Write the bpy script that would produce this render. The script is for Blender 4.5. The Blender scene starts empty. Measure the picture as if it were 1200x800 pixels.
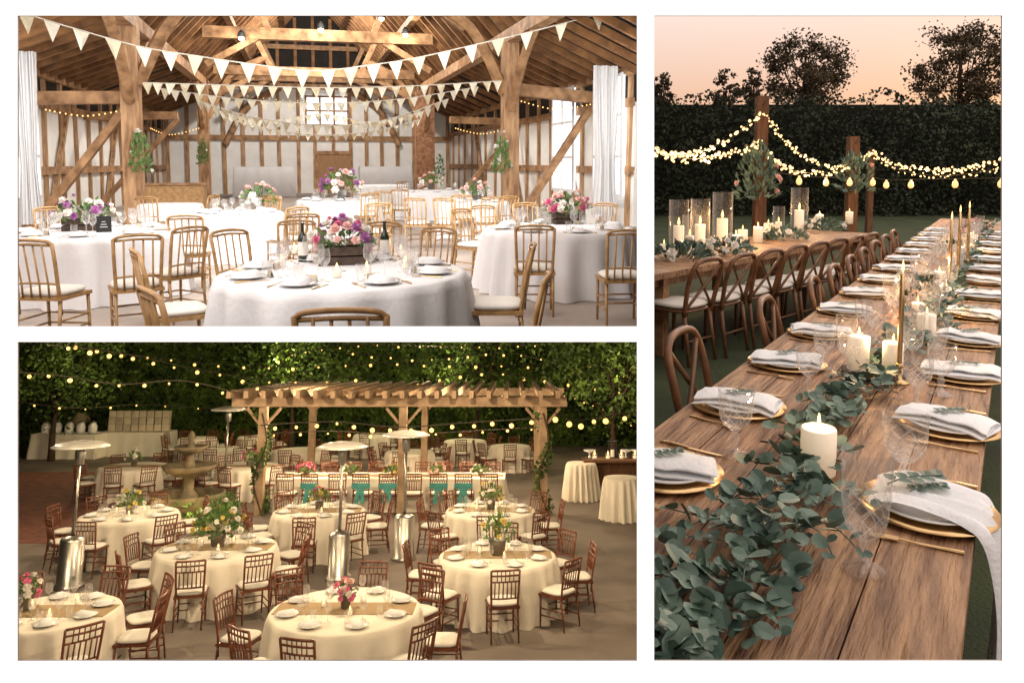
import bpy, bmesh, math, random
from mathutils import Vector as V, Matrix as M, noise
random.seed(11)
R=random.uniform
sc=bpy.context.scene; col=sc.collection
PI=math.pi
# ------------------------------------------------------------------ camera and the three level / tilted sites
F=900.0; PX=600.0; PY=260.0; CZ=1.69
pitch=math.atan(70/900); yaw=math.atan(250/900); tilt=pitch+math.atan(152/900)
CAM=V((0,0,CZ)); RC=M.Rotation(-pitch,3,'X')
FR={'G':M.Identity(4),
    'B':M.Translation((0,0,CZ-1.56))@M.Rotation(yaw,4,'Z'),
    'T':M.Translation(CAM)@M.Rotation(-tilt,4,'X')@M.Translation((0,0,-3.71))}
FI={k:m.inverted() for k,m in FR.items()}
def ray(u,v): return RC@V(((u-PX)/F,1,-(v-PY)/F))
def at(fr,u,v,z=None,y=None):
    o=FI[fr]@CAM; d=FI[fr].to_3x3()@ray(u,v)
    t=(z-o.z)/d.z if z is not None else (y-o.y)/d.y
    return o+d*t
def ppm(fr,p):
    w=FR[fr]@V(p); return F/((RC.transposed()@(w-CAM)).y)
# ------------------------------------------------------------------ materials
def mat(name,c,rough=.6,metal=0,c2=None,var=.2,scale=6,stretch=None,bump=0,bscale=60,emit=0,ecol=None,detail=4,rnd=0,spec=None,ns=False):
    m=bpy.data.materials.new(name); m.use_nodes=True; nt=m.node_tree; N=nt.nodes; L=nt.links; b=N['Principled BSDF']
    b.inputs['Roughness'].default_value=rough; b.inputs['Metallic'].default_value=metal
    if spec is not None: b.inputs['Specular IOR Level'].default_value=spec
    tc=N.new('ShaderNodeTexCoord'); mp=N.new('ShaderNodeMapping'); L.new(tc.outputs['Object'],mp.inputs['Vector'])
    if stretch: mp.inputs['Scale'].default_value=stretch
    nz=N.new('ShaderNodeTexNoise'); nz.inputs['Scale'].default_value=scale; nz.inputs['Detail'].default_value=detail
    L.new(mp.outputs['Vector'],nz.inputs['Vector'])
    rp=N.new('ShaderNodeValToRGB'); rp.color_ramp.elements[0].position=.32; rp.color_ramp.elements[1].position=.68
    if c2 is None: c2=tuple(x*(1-var*2) for x in c)
    rp.color_ramp.elements[0].color=(*c2,1); rp.color_ramp.elements[1].color=(*c,1)
    L.new(nz.outputs['Fac'],rp.inputs['Fac']); out=rp.outputs['Color']
    if rnd:
        oi=N.new('ShaderNodeObjectInfo'); mr=N.new('ShaderNodeMapRange'); mr.inputs['To Min'].default_value=1-rnd; mr.inputs['To Max'].default_value=1+rnd
        L.new(oi.outputs['Random'],mr.inputs['Value']); hs=N.new('ShaderNodeHueSaturation'); L.new(mr.outputs['Result'],hs.inputs['Value']); L.new(out,hs.inputs['Color']); out=hs.outputs['Color']
    L.new(out,b.inputs['Base Color'])
    if bump:
        n2=N.new('ShaderNodeTexNoise'); n2.inputs['Scale'].default_value=bscale; n2.inputs['Detail'].default_value=5; L.new(mp.outputs['Vector'],n2.inputs['Vector'])
        bp=N.new('ShaderNodeBump'); bp.inputs['Strength'].default_value=bump; bp.inputs['Distance'].default_value=.02
        L.new(n2.outputs['Fac'],bp.inputs['Height']); L.new(bp.outputs['Normal'],b.inputs['Normal'])
    if emit:
        b.inputs['Emission Color'].default_value=(*(ecol or c),1); b.inputs['Emission Strength'].default_value=emit
    if ns: m.cycles.emission_sampling='NONE'
    return m
def glass(name,tint=(1,1,1),k=.05,glint_white=.05,top=.6,edge=.5,cuts=0):
    m=bpy.data.materials.new(name); m.use_nodes=True; nt=m.node_tree; N=nt.nodes; L=nt.links
    N.remove(N['Principled BSDF']); t=N.new('ShaderNodeBsdfTransparent'); t.inputs['Color'].default_value=(*tint,1)
    g=N.new('ShaderNodeBsdfGlossy'); g.inputs['Roughness'].default_value=.08
    d=N.new('ShaderNodeBsdfTranslucent'); d.inputs['Color'].default_value=(.97*tint[0],.97*tint[1],.97*tint[2],1)
    d2=N.new('ShaderNodeBsdfDiffuse'); d2.inputs['Color'].default_value=(.97*tint[0],.97*tint[1],.97*tint[2],1)
    md=N.new('ShaderNodeMixShader'); L.new(d.outputs[0],md.inputs[1]); L.new(d2.outputs[0],md.inputs[2])
    lw=N.new('ShaderNodeLayerWeight'); lw.inputs['Blend'].default_value=.25
    pw=N.new('ShaderNodeMath'); pw.operation='POWER'; pw.inputs[1].default_value=1.8; L.new(lw.outputs['Facing'],pw.inputs[0])
    mr=N.new('ShaderNodeMapRange'); mr.inputs['To Min'].default_value=k; mr.inputs['To Max'].default_value=top; L.new(pw.outputs[0],mr.inputs['Value'])
    ml=N.new('ShaderNodeMapRange'); ml.inputs['To Min'].default_value=glint_white; ml.inputs['To Max'].default_value=edge; L.new(pw.outputs[0],ml.inputs['Value']); mo=ml.outputs['Result']  # white mixed in, most at grazing edges, standing for sparkle on the glass
    if cuts:
        # diamond cutting: two crossed sets of grooves, their glints painted white on the lower bowl
        tc=N.new('ShaderNodeTexCoord'); sp=N.new('ShaderNodeSeparateXYZ'); L.new(tc.outputs['Object'],sp.inputs[0])
        an=N.new('ShaderNodeMath'); an.operation='ARCTAN2'; L.new(sp.outputs['Y'],an.inputs[0]); L.new(sp.outputs['X'],an.inputs[1])
        outs=[]
        for sg in(1,-1):
            zz=N.new('ShaderNodeMath'); zz.operation='MULTIPLY'; zz.inputs[1].default_value=sg*190; L.new(sp.outputs['Z'],zz.inputs[0])
            aa=N.new('ShaderNodeMath'); aa.operation='MULTIPLY_ADD'; aa.inputs[1].default_value=7; L.new(an.outputs[0],aa.inputs[0]); L.new(zz.outputs[0],aa.inputs[2])
            sn_=N.new('ShaderNodeMath'); sn_.operation='SINE'; L.new(aa.outputs[0],sn_.inputs[0])
            r_=N.new('ShaderNodeMapRange'); r_.inputs['From Min'].default_value=.72; r_.inputs['From Max'].default_value=1; r_.inputs['To Max'].default_value=.34; L.new(sn_.outputs[0],r_.inputs['Value']); outs.append(r_.outputs['Result'])
        mm=N.new('ShaderNodeMath'); mm.operation='MAXIMUM'; L.new(outs[0],mm.inputs[0]); L.new(outs[1],mm.inputs[1])
        zr=N.new('ShaderNodeMapRange'); zr.inputs['From Min'].default_value=.135; zr.inputs['From Max'].default_value=.12; L.new(sp.outputs['Z'],zr.inputs['Value'])
        mz=N.new('ShaderNodeMath'); mz.operation='MULTIPLY'; L.new(mm.outputs[0],mz.inputs[0]); L.new(zr.outputs['Result'],mz.inputs[1])
        mxm=N.new('ShaderNodeMath'); mxm.operation='MAXIMUM'; L.new(mz.outputs[0],mxm.inputs[0]); L.new(mo,mxm.inputs[1]); mo=mxm.outputs[0]
    m0=N.new('ShaderNodeMixShader'); L.new(mo,m0.inputs['Fac']); L.new(t.outputs[0],m0.inputs[1]); L.new(md.outputs[0],m0.inputs[2])
    mx=N.new('ShaderNodeMixShader'); L.new(mr.outputs['Result'],mx.inputs['Fac'])
    L.new(m0.outputs[0],mx.inputs[1]); L.new(g.outputs[0],mx.inputs[2]); L.new(mx.outputs[0],N['Material Output'].inputs['Surface'])
    return m
K={}
K['mount_glow']=mat('white board',(.9,.9,.9),.9,var=.005,emit=.8,ecol=(1,1,1))  # board face given its own glow so it stays white
K['dark']=mat('dark light blocker',(.012,.012,.012),.95)
K['grey']=mat('grey light divider',(.22,.20,.18),.95)
K['plaster']=mat('lime plaster',(.87,.86,.83),.9,var=.06,scale=2,bump=.2,bscale=12)
K['oak']=mat('aged oak',(.54,.33,.17),.7,c2=(.22,.11,.05),scale=3,stretch=(3,3,.6),bump=.5,bscale=14)
K['oakh']=mat('aged oak beam',(.47,.27,.13),.7,c2=(.19,.095,.04),scale=4,bump=.5,bscale=14)
K['rafter']=mat('rafter oak',(.31,.145,.05),.75,c2=(.14,.06,.02),scale=3,bump=.4,bscale=12)
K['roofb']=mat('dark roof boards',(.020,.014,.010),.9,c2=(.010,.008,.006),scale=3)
K['brick']=mat('old brick pier',(.45,.24,.13),.85,c2=(.22,.10,.05),scale=9,bump=.5,bscale=20)
K['bfloor']=mat('barn stone floor',(.44,.38,.33),.65,c2=(.26,.22,.19),scale=1.4,bump=.15,bscale=8)
K['clothw']=mat('white linen',(.81,.82,.84),.85,var=.04,scale=3,bump=.2,bscale=25)
K['clothi']=mat('ivory linen',(.83,.78,.68),.85,var=.04,scale=3,bump=.15,bscale=25)
K['clothb']=mat('pale blue napkin linen',(.87,.91,.95),.85,var=.03,scale=6,bump=.25,bscale=70)
K['curtain']=mat('white curtain',(.78,.78,.79),.9,var=.03)
K['gold']=mat('pale honey beech',(.52,.32,.14),.4,c2=(.33,.18,.065),scale=14,rnd=.12)
K['mahog']=mat('mahogany chair wood',(.20,.062,.028),.35,c2=(.11,.033,.016),scale=14,rnd=.2)
K['cross']=mat('walnut chair wood',(.20,.09,.04),.4,c2=(.10,.045,.02),scale=12,rnd=.1)
K['pad']=mat('cream seat pad',(.80,.78,.72),.9,var=.05)
K['pan']=mat('glowing window pane',(1,1,1),.5,emit=1.5,ecol=(.95,.98,1))  # pane emits in place of bright daylight outside
K['porc']=mat('white porcelain',(.84,.85,.86),.15,var=.02)
K['goldm']=mat('brushed gold',(.74,.53,.28),.32,metal=1,c2=(.55,.37,.17),scale=20)
K['steel']=mat('stainless steel',(.62,.60,.56),.35,metal=1,var=.15,scale=5)
K['cap']=mat('light washed heater dome',(.84,.82,.76),.3,var=.05,metal=.2)  # dome lightened to carry the light falling on its top
K['galv']=mat('galvanised bucket',(.42,.41,.39),.45,metal=.8,var=.2,scale=9)
K['glass']=glass('clear glass',k=.10,glint_white=.10,top=.6,edge=.75)
K['crys']=glass('cut crystal',k=.10,glint_white=.05,top=.6,edge=.75,cuts=1)
K['glassh']=glass('hurricane glass',k=.05,glint_white=.015,top=.5,edge=.6)
K['glassd']=mat('dark bottle glass',(.02,.035,.018),.08)
K['crate']=mat('dark stained crate',(.10,.065,.045),.7,var=.3,scale=20)
K['leaf']=mat('green leaves',(.17,.30,.08),.55,c2=(.06,.13,.03),scale=14)
K['euc']=mat('eucalyptus leaves',(.20,.30,.24),.5,c2=(.035,.085,.07),scale=9)
K['pink']=mat('pink petals',(.82,.26,.42),.7,c2=(.62,.12,.28),scale=12)
K['purple']=mat('mauve petals',(.55,.25,.50),.7,c2=(.34,.11,.34),scale=12)
K['blush']=mat('blush petals',(.88,.66,.60),.7,c2=(.78,.46,.42),scale=12)
K['white']=mat('white petals',(.88,.86,.80),.7,var=.05,scale=12)
K['yellow']=mat('yellow petals',(.82,.68,.22),.7,c2=(.62,.48,.12),scale=12)
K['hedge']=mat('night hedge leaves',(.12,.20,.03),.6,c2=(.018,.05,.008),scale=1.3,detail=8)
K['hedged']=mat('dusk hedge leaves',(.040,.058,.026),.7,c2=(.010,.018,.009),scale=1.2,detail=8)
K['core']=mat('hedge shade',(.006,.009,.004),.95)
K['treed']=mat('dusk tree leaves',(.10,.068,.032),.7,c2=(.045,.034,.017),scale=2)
K['bark']=mat('bark',(.085,.05,.03),.9,c2=(.04,.025,.015),scale=8,bump=.6,bscale=20)
K['pave']=mat('grey brown terrace paving',(.225,.19,.165),.75,c2=(.11,.09,.078),scale=.7,detail=8,bump=.15,bscale=7)
K['rbrick']=mat('red brick paving',(.25,.095,.07),.8,c2=(.13,.055,.04),scale=4,bump=.3,bscale=10)
K['perg']=mat('pergola timber',(.40,.28,.175),.65,c2=(.24,.155,.09),scale=4,bump=.3,bscale=16)
K['stone']=mat('fountain stone',(.26,.21,.13),.7,c2=(.11,.09,.055),scale=5,bump=.5,bscale=14)
K['burlap']=mat('burlap',(.45,.33,.19),.95,c2=(.32,.23,.13),scale=60,bump=.4,bscale=160)
K['teal']=mat('teal sash',(.08,.38,.36),.7)
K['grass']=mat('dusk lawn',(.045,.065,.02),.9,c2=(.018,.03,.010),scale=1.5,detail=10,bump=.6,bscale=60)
K['plank']=mat('rustic table wood',(.45,.265,.14),.55,c2=(.14,.065,.03),scale=3.4,stretch=(9,.9,3),detail=14,bump=.9,bscale=6)
K['post']=mat('dark post timber',(.18,.08,.033),.7,c2=(.08,.037,.016),scale=6,stretch=(4,4,.6),bump=.4,bscale=12)
K['wax']=mat('glowing candle wax',(.92,.86,.76),.45,var=.02,emit=.30,ecol=(1,.74,.46))  # warm emission stands for flame light glowing through the wax
K['wick']=mat('wick',(.02,.02,.02),.9)
K['flame']=mat('candle flame',(1,.7,.3),.5,emit=3.2,ecol=(1,.62,.22),ns=True)
K['bulbw']=mat('warm bulb',(1,.7,.35),.4,emit=2.2,ecol=(1,.56,.14),ns=True)
K['bulbg']=mat('festoon bulb',(1,.8,.5),.4,emit=2.6,ecol=(1,.60,.24),ns=True)
K['bulbl']=mat('amber globe bulb',(1,.7,.4),.4,emit=1.25,ecol=(1,.52,.2),ns=True)
K['bulbc']=mat('spot lamp',(1,.95,.85),.4,emit=6,ecol=(1,.9,.72),ns=True)
K['cord']=mat('cord',(.05,.042,.03),.8)
K['rope']=mat('bunting ribbon',(.75,.72,.62),.8)
K['penn']=mat('cream pennant',(.80,.76,.62),.85,var=.06,scale=20)
K['pennp']=mat('patterned pennant',(.74,.68,.50),.85,c2=(.58,.50,.34),scale=60)
K['black']=mat('black slate',(.02,.02,.02),.7)
K['chalk']=mat('chalk',(.8,.8,.8),.9)
K['box']=mat('pale favour box',(.62,.54,.42),.8,var=.1,rnd=.25)
K['door']=mat('plank door',(.40,.22,.10),.6,c2=(.25,.13,.055),scale=5,stretch=(6,6,.6))
# ------------------------------------------------------------------ mesh building
class MB:
    def __init__(s): s.v=[]; s.f=[]
    def add(s,vs,fs):
        o=len(s.v); s.v.extend([tuple(a) for a in vs]); s.f.extend([tuple(i+o for i in f) for f in fs]); return s
    def box(s,c,d,rot=None):
        x,y,z=d[0]/2,d[1]/2,d[2]/2
        vs=[V((a*x,b*y,e*z)) for e in(-1,1) for b in(-1,1) for a in(-1,1)]
        if rot is not None: vs=[rot@q for q in vs]
        return s.add([q+V(c) for q in vs],[(0,2,3,1),(4,5,7,6),(0,1,5,4),(2,6,7,3),(0,4,6,2),(1,3,7,5)])
    def bar(s,p,q,w,h=None,up=(0,0,1)):
        p=V(p);q=V(q);h=h or w; d=(q-p).normalized(); up=V(up)
        if abs(d.dot(up))>.98: up=V((0,1,0))
        a=d.cross(up).normalized()*w/2; b=a.cross(d).normalized()*h/2
        vs=[e+i*a+j*b for e in(p,q) for i,j in((-1,-1),(1,-1),(1,1),(-1,1))]
        return s.add(vs,[(0,1,2,3),(7,6,5,4),(0,4,5,1),(1,5,6,2),(2,6,7,3),(3,7,4,0)])
    def tube(s,pts,r,n=8,cap=True):
        pts=[V(a) for a in pts]; m=len(pts); rr=r if isinstance(r,(list,tuple)) else [r]*m
        vs=[];fs=[]; prev=None
        for i,pn in enumerate(pts):
            d=(pts[min(i+1,m-1)]-pts[max(i-1,0)]); d=d.normalized() if d.length>1e-9 else V((0,0,1))
            if prev is None:
                up=V((0,0,1)) if abs(d.z)<.9 else V((0,1,0)); a=d.cross(up).normalized()
            else:
                a=prev-d*prev.dot(d); a=a.normalized()
            prev=a; b=d.cross(a)
            for k in range(n):
                t=2*PI*k/n; vs.append(pn+(a*math.cos(t)+b*math.sin(t))*rr[i])
        for i in range(m-1):
            for k in range(n):
                k2=(k+1)%n; fs.append((i*n+k,i*n+k2,(i+1)*n+k2,(i+1)*n+k))
        if cap: fs.append(tuple(range(n-1,-1,-1))); fs.append(tuple((m-1)*n+k for k in range(n)))
        return s.add(vs,fs)
    def lathe(s,prof,n=20,c=(0,0,0)):
        vs=[];fs=[]
        for r,z in prof:
            for k in range(n):
                t=2*PI*k/n; vs.append((c[0]+r*math.cos(t),c[1]+r*math.sin(t),c[2]+z))
        for i in range(len(prof)-1):
            for k in range(n):
                k2=(k+1)%n; fs.append((i*n+k,i*n+k2,(i+1)*n+k2,(i+1)*n+k))
        return s.add(vs,fs)
    def ball(s,c,r,n=8,m=5):
        return s.lathe([(max(r*math.sin(PI*i/m),1e-4),-r*math.cos(PI*i/m)) for i in range(m+1)],n,c)
    def leaf(s,c,l,w=.5,d=None):
        c=V(c); a=V(d) if d is not None else V((R(-1,1),R(-1,1),R(-1,1)))
        a=a.normalized() if a.length>1e-3 else V((1,0,0)); b=a.cross(V((R(-1,1),R(-1,1),R(-1,1)))); b=b.normalized() if b.length>1e-3 else V((0,0,1))
        n=a.cross(b)*l*.15
        return s.add([c-a*l*.5,c+b*l*w*.5+n,c+a*l*.5,c-b*l*w*.5+n],[(0,1,2),(0,2,3)])
    def rleaf(s,c,l,d,nrm):
        c=V(c);d=V(d).normalized(); b=V(nrm).cross(d); b=b.normalized() if b.length>1e-3 else V((1,0,0)); n=d.cross(b)
        vs=[c]
        for k in range(9):
            t=2*PI*k/9; x=math.cos(t); y=math.sin(t); vs.append(c+d*l*.5*(1+x)*1.0+b*l*.42*y+n*l*(.10*abs(y)-.06*(x+1)))
        vs[0]=c+d*l*.5-n*l*.05
        return s.add(vs,[(0,1+k,1+(k+1)%9) for k in range(9)])
    def flower(s,c,r,ax=None):
        c=V(c); z=V(ax).normalized() if ax is not None else V((0,0,1)); x=z.cross(V((.3,.9,.1))).normalized(); y=z.cross(x)
        for ring,(rad,n,lift) in enumerate(((1,6,.1),(.72,5,.45),(.4,4,.75))):
            for k in range(n):
                t=2*PI*(k+ring*.5)/n+R(-.2,.2); d=x*math.cos(t)+y*math.sin(t); e=y*math.cos(t)-x*math.sin(t)
                q=c+d*r*rad; s.add([c+z*r*(lift*.3),c+d*r*rad*.6-e*r*.4+z*r*lift,q+z*r*(lift+.15),c+d*r*rad*.6+e*r*.4+z*r*lift],[(0,1,2,3)])
        return s
    def mesh(s,name,m,smooth=False):
        me=bpy.data.meshes.new(name); me.from_pydata(s.v,[],s.f); me.materials.append(K[m])
        if smooth: me.polygons.foreach_set('use_smooth',[True]*len(me.polygons))
        me.update(); return me
FRAME={}; USED={}
def uniq(l):
    if l not in USED: USED[l]=1; return l
    for suf in ('farther back','farthest back','half hidden','most hidden'):
        q=l+', '+suf
        if q not in USED: USED[q]=1; return q
    return l
def tag(o,label,cat,fr,group=None,kind=None):
    if label: o['label']=uniq(label)
    if cat: o['category']=cat
    if group: o['group']=group
    if kind: o['kind']=kind
    FRAME[o.name]=fr
def basis(fr,loc,rz=0,s=1,tx=0):
    m=FR[fr]@M.Translation(V(loc))@M.Rotation(rz,4,'Z')
    if tx: m=m@M.Rotation(tx,4,'X')
    if s!=1: m=m@M.Diagonal((s,s,s,1))
    return m
def thing(name,label,cat,fr,loc,rz=0,group=None,s=1,tx=0):
    o=bpy.data.objects.new(name,None); col.objects.link(o); o.empty_display_size=.1; o.matrix_basis=basis(fr,loc,rz,s,tx); tag(o,label,cat,fr,group); return o
def part(par,name,me,m=None,loc=None,smooth=False,label=None):
    if isinstance(me,MB): me=me.mesh(name,m,smooth)
    o=bpy.data.objects.new(name,me); col.objects.link(o); o.parent=par
    if loc is not None: o.location=loc
    if label: o['label']=label
    return o
def single(name,me,m,label,cat,fr,loc=(0,0,0),rz=0,group=None,smooth=False,kind=None,s=1,tx=0):
    if isinstance(me,MB): me=me.mesh(name,m,smooth)
    o=bpy.data.objects.new(name,me); col.objects.link(o); o.matrix_basis=basis(fr,loc,rz,s,tx); tag(o,label,cat,fr,group,kind); return o
def inst(proto,name,label,cat,fr,loc,rz=0,group=None,s=1,tx=0):
    if len(proto)==1: return single(name,proto[0][1],None,label,cat,fr,loc,rz,group,s=s,tx=tx)
    t=thing(name,label,cat,fr,loc,rz,group,s,tx)
    for pn,me in proto: part(t,pn,me)
    return t
def struct(name,mb,m,fr): return single(name,mb,m,None,None,fr,kind='structure')
def cat(pts,n):
    pts=[V(a) for a in pts]; m=len(pts)-1; out=[]
    for i in range(n):
        t=i/(n-1)*m; k=min(int(t),m-1); t-=k
        a,b,c,d=pts[max(k-1,0)],pts[k],pts[k+1],pts[min(k+2,m)]
        out.append(.5*((2*b)+(c-a)*t+(2*a-5*b+4*c-d)*t*t+(3*b-a-3*c+d)*t**3))
    return out
SIDE=['right','back right','back','back left','left','front left','front','front right']
def side(dx,dy): return SIDE[int(round(math.degrees(math.atan2(dy,dx))/45))%8]
def face(dx,dy): return math.atan2(-dx,dy)
# ------------------------------------------------------------------ self-lit white board with its three openings, added light dividers
def dc(u,v,t): return CAM+ray(u,v)*t
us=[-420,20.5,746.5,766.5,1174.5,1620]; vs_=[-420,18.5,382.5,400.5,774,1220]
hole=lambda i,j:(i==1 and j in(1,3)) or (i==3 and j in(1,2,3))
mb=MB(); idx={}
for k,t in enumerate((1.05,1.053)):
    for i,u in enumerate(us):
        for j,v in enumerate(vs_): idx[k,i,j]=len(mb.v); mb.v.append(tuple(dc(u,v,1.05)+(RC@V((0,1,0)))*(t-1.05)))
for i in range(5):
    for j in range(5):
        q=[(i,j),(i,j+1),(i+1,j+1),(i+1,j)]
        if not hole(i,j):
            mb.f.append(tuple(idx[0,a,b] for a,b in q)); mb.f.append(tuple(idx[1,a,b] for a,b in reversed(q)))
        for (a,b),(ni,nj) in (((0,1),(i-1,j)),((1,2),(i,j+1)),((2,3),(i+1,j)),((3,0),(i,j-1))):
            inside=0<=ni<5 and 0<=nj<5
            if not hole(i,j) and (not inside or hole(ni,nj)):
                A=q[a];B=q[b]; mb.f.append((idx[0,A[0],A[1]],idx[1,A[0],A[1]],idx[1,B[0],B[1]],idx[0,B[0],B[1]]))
o=struct('mount_board',mb,'mount_glow','G')
K['mount_glow2']=mat('white board back',(.7,.7,.7),.9)
o.data.materials.append(K['mount_glow2'])
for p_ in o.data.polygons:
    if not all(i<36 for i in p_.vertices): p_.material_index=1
def quad(pts): return MB().add(pts,[tuple(range(len(pts)))])
struct('mount_board',quad([dc(756,-150,1.07),dc(756,1000,1.07),dc(756,1000,62),dc(756,-150,62)]),'grey','G')  # added unseen divider keeping the sites' light apart, grey for some bounce
struct('mount_board',quad([dc(-100,391,1.07),dc(755.5,391,1.07),dc(755.5,391,46),dc(-100,391,46)]),'dark','G')  # added unseen divider between barn light and the night terrace
NOCLIP=set(o.name for o in bpy.data.objects)
# ------------------------------------------------------------------ prototypes
def cushion(mb,w,d,z,h):
    n=20; rings=[(.88,0),(1,.3),(1,.6),(.9,.88),(.6,1),(.02,1.02)]; vs=[];fs=[]
    for sc_,zz in rings:
        for k in range(n):
            t=2*PI*k/n; c,s=math.cos(t),math.sin(t); e=.5
            vs.append((math.copysign(abs(c)**e,c)*w/2*sc_,math.copysign(abs(s)**e,s)*d/2*sc_,z+h*zz))
    for i in range(len(rings)-1):
        for k in range(n): fs.append((i*n+k,i*n+(k+1)%n,(i+1)*n+(k+1)%n,(i+1)*n+k))
    mb.add(vs,fs)
def chair(kind):
    P=[]
    if kind=='cross':
        w='cross'
        m=MB(); cushion(m,.44,.42,.43,.035); P.append(('seat',m.mesh('seat',w,True)))
        for sx in(-1,1):
            P.append(('leg',MB().tube([(sx*.17,.17,.43),(sx*.19,.19,0)],[.02,.015]).mesh('leg',w,True)))
            P.append(('leg',MB().tube([(sx*.18,-.18,.44),(sx*.19,-.25,0)],[.02,.015]).mesh('leg',w,True)))
        m=MB(); m.tube(cat([(-.19,-.19,.42),(-.215,-.24,.66),(-.205,-.28,.81),(-.14,-.30,.875),(0,-.31,.89),(.14,-.30,.875),(.205,-.28,.81),(.215,-.24,.66),(.19,-.19,.42)],33),.02)
        P.append(('back_frame',m.mesh('back_frame',w,True)))
        for sx in(-1,1): P.append(('cross_slat',MB().tube(cat([(sx*-.185,-.2,.47),(0,-.245-.008*sx,.66),(sx*.18,-.285,.83)],8),.013,6).mesh('cross_slat',w,True)))
        P.append(('stretcher',MB().tube([(-.185,-.215,.2),(.185,-.215,.2)],.01,6).mesh('stretcher',w,True)))
        m=MB(); cushion(m,.42,.40,.465,.045); P.append(('cushion',m.mesh('cushion','pad',True)))
        return P
    w='gold' if kind=='barn' else 'mahog'; top=.92 if kind=='barn' else .93
    P.append(('seat',MB().box((0,0,.435),(.42,.41,.03)).mesh('seat',w)))
    m=MB(); cushion(m,.41,.40,.451,.055); P.append(('cushion',m.mesh('cushion','pad',True)))
    r=.0155 if kind=='barn' else .015
    for sx in(-1,1):
        P.append(('leg',MB().tube([(sx*.185,.18,.43),(sx*.185,.19,0)],[r,r*.75]).mesh('leg',w,True)))
        P.append(('leg',MB().tube([(sx*.185,-.18,.43),(sx*.185,-.23,0)],[r,r*.75]).mesh('leg',w,True)))
    m=MB()
    for sx in(-1,1):
        m.tube([(sx*.185,-.18,.3),(sx*.18,-.19,.5),(sx*.19,-.235,.75),(sx*.195,-.27,top-(.02 if kind=='barn' else 0))],r)
    def rail(z,y,b,rr): m.tube(cat([(-.19,y,z),(0,y-b,z+(.012 if kind=='barn' else 0)),(.19,y,z)],7),rr,6)
    if kind=='barn':
        m.tube(cat([(-.195,-.265,top-.03),(-.15,-.278,top),(0,-.296,top+.012),(.15,-.278,top),(.195,-.265,top-.03)],13),.015,6); rail(top-.035,-.262,.03,.012); rail(.56,-.205,.02,.010)
        for k in range(4):
            x=-.115+.0767*k; m.tube([(x,-.215,.45),(x,-.222,.56),(x,-.285,top-.02)],.0085,6)
    else:
        rail(top,-.265,.02,.015); rail(top-.07,-.25,.02,.012); rail(top-.15,-.24,.02,.011); rail(.56,-.2,.02,.011)
        for k in range(6):
            x=-.14+.056*k; m.tube([(x,-.213,.56),(x,-.258,top-.15)],.009,5)
        for k in range(5):
            x=-.112+.056*k; m.tube([(x,-.258,top-.15),(x,-.28,top)],.007,5)
    P.append(('backrest',m.mesh('backrest',w,True)))
    m=MB()
    for z in(.16,.25):
        m.tube([(-.185,.186,z),(.185,.186,z)],.009,6)
        for sx in(-1,1): m.tube([(sx*.185,.186,z),(sx*.185,-.205,z)],.009,6)
    P.append(('stretcher',m.mesh('stretcher',w,True)))
    return P
CH={k:chair(k) for k in('barn','chia','cross')}
sash=MB().box((0,-.235,.66),(.42,.05,.12)); sash.bar((-.03,-.27,.64),(-.08,-.3,.28),.09,.02); sash.bar((.03,-.27,.64),(.07,-.3,.3),.09,.02); SASH=sash.mesh('sash','teal')
CH['sash']=CH['chia']+[('sash',SASH)]
def LA(name,prof,m,n=20,smooth=True): return MB().lathe(prof,n).mesh(name,m,smooth)
PLATE=[('plate',LA('plate',[(.001,.004),(.07,.004),(.085,.008),(.13,.02),(.132,.023),(.085,.014),(.07,.010),(.001,.010)],'porc'))]
CHARG=[('plate',LA('plate',[(.001,0),(.11,0),(.172,.012),(.174,.016),(.125,.008),(.001,.007)],'goldm',40))]
DPLATE=[('plate',LA('plate',[(.001,0),(.08,0),(.133,.016),(.134,.02),(.09,.008),(.001,.007)],'porc',40))]
WINE=[('wine_glass',LA('wine_glass',[(.033,0),(.033,.003),(.005,.008),(.004,.09),(.02,.105),(.036,.13),(.038,.16),(.031,.205)],'glass',14))]
TUMB=[('tumbler',LA('tumbler',[(.001,.002),(.027,.002),(.032,.05),(.036,.12)],'glass',12))]
gob=[(.036,0),(.036,.004),(.012,.012),(.006,.03),(.012,.045),(.006,.06),(.02,.07),(.036,.09),(.041,.12),(.043,.165)]
def facet(prof,n,name):
    m=MB(); vs=[];fs=[]
    P=cat([(r,0,z) for r,z in prof],len(prof)*3)
    for i,p in enumerate(P):
        for k in range(n):
            t=2*PI*(k+.5*(i%2))/n; r=max(p.x,.001)*(1+(.035 if (i+k)%2 else -.02)*(1 if i<len(P)*.7 else .0)); vs.append((r*math.cos(t),r*math.sin(t),p.z))
    for i in range(len(P)-1):
        for k in range(n): fs.append((i*n+k,i*n+(k+1)%n,(i+1)*n+(k+1)%n,(i+1)*n+k))
    return m.add(vs,fs).mesh(name,'crys',False)
GOB=[('foot',MB().lathe(gob[:6],18).mesh('foot','crys',True)),('bowl',facet(gob[5:10],16,'bowl'))]
gob2=[(.03,.0),(.032,.004),(.008,.016),(.006,.045),(.014,.055),(.03,.075),(.036,.12),(.039,.20)]
GOB2=[('foot',MB().lathe(gob2[:5],18).mesh('foot','crys',True)),('bowl',facet(gob2[4:8],16,'bowl'))]
BOT=[('bottle',LA('bottle',[(.001,0),(.037,0),(.038,.18),(.03,.21),(.014,.235),(.013,.30),(.016,.302),(.016,.315),(.001,.315)],'glassd',14)),('label',LA('label',[(.0385,.05),(.0385,.16)],'white',14))]
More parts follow.
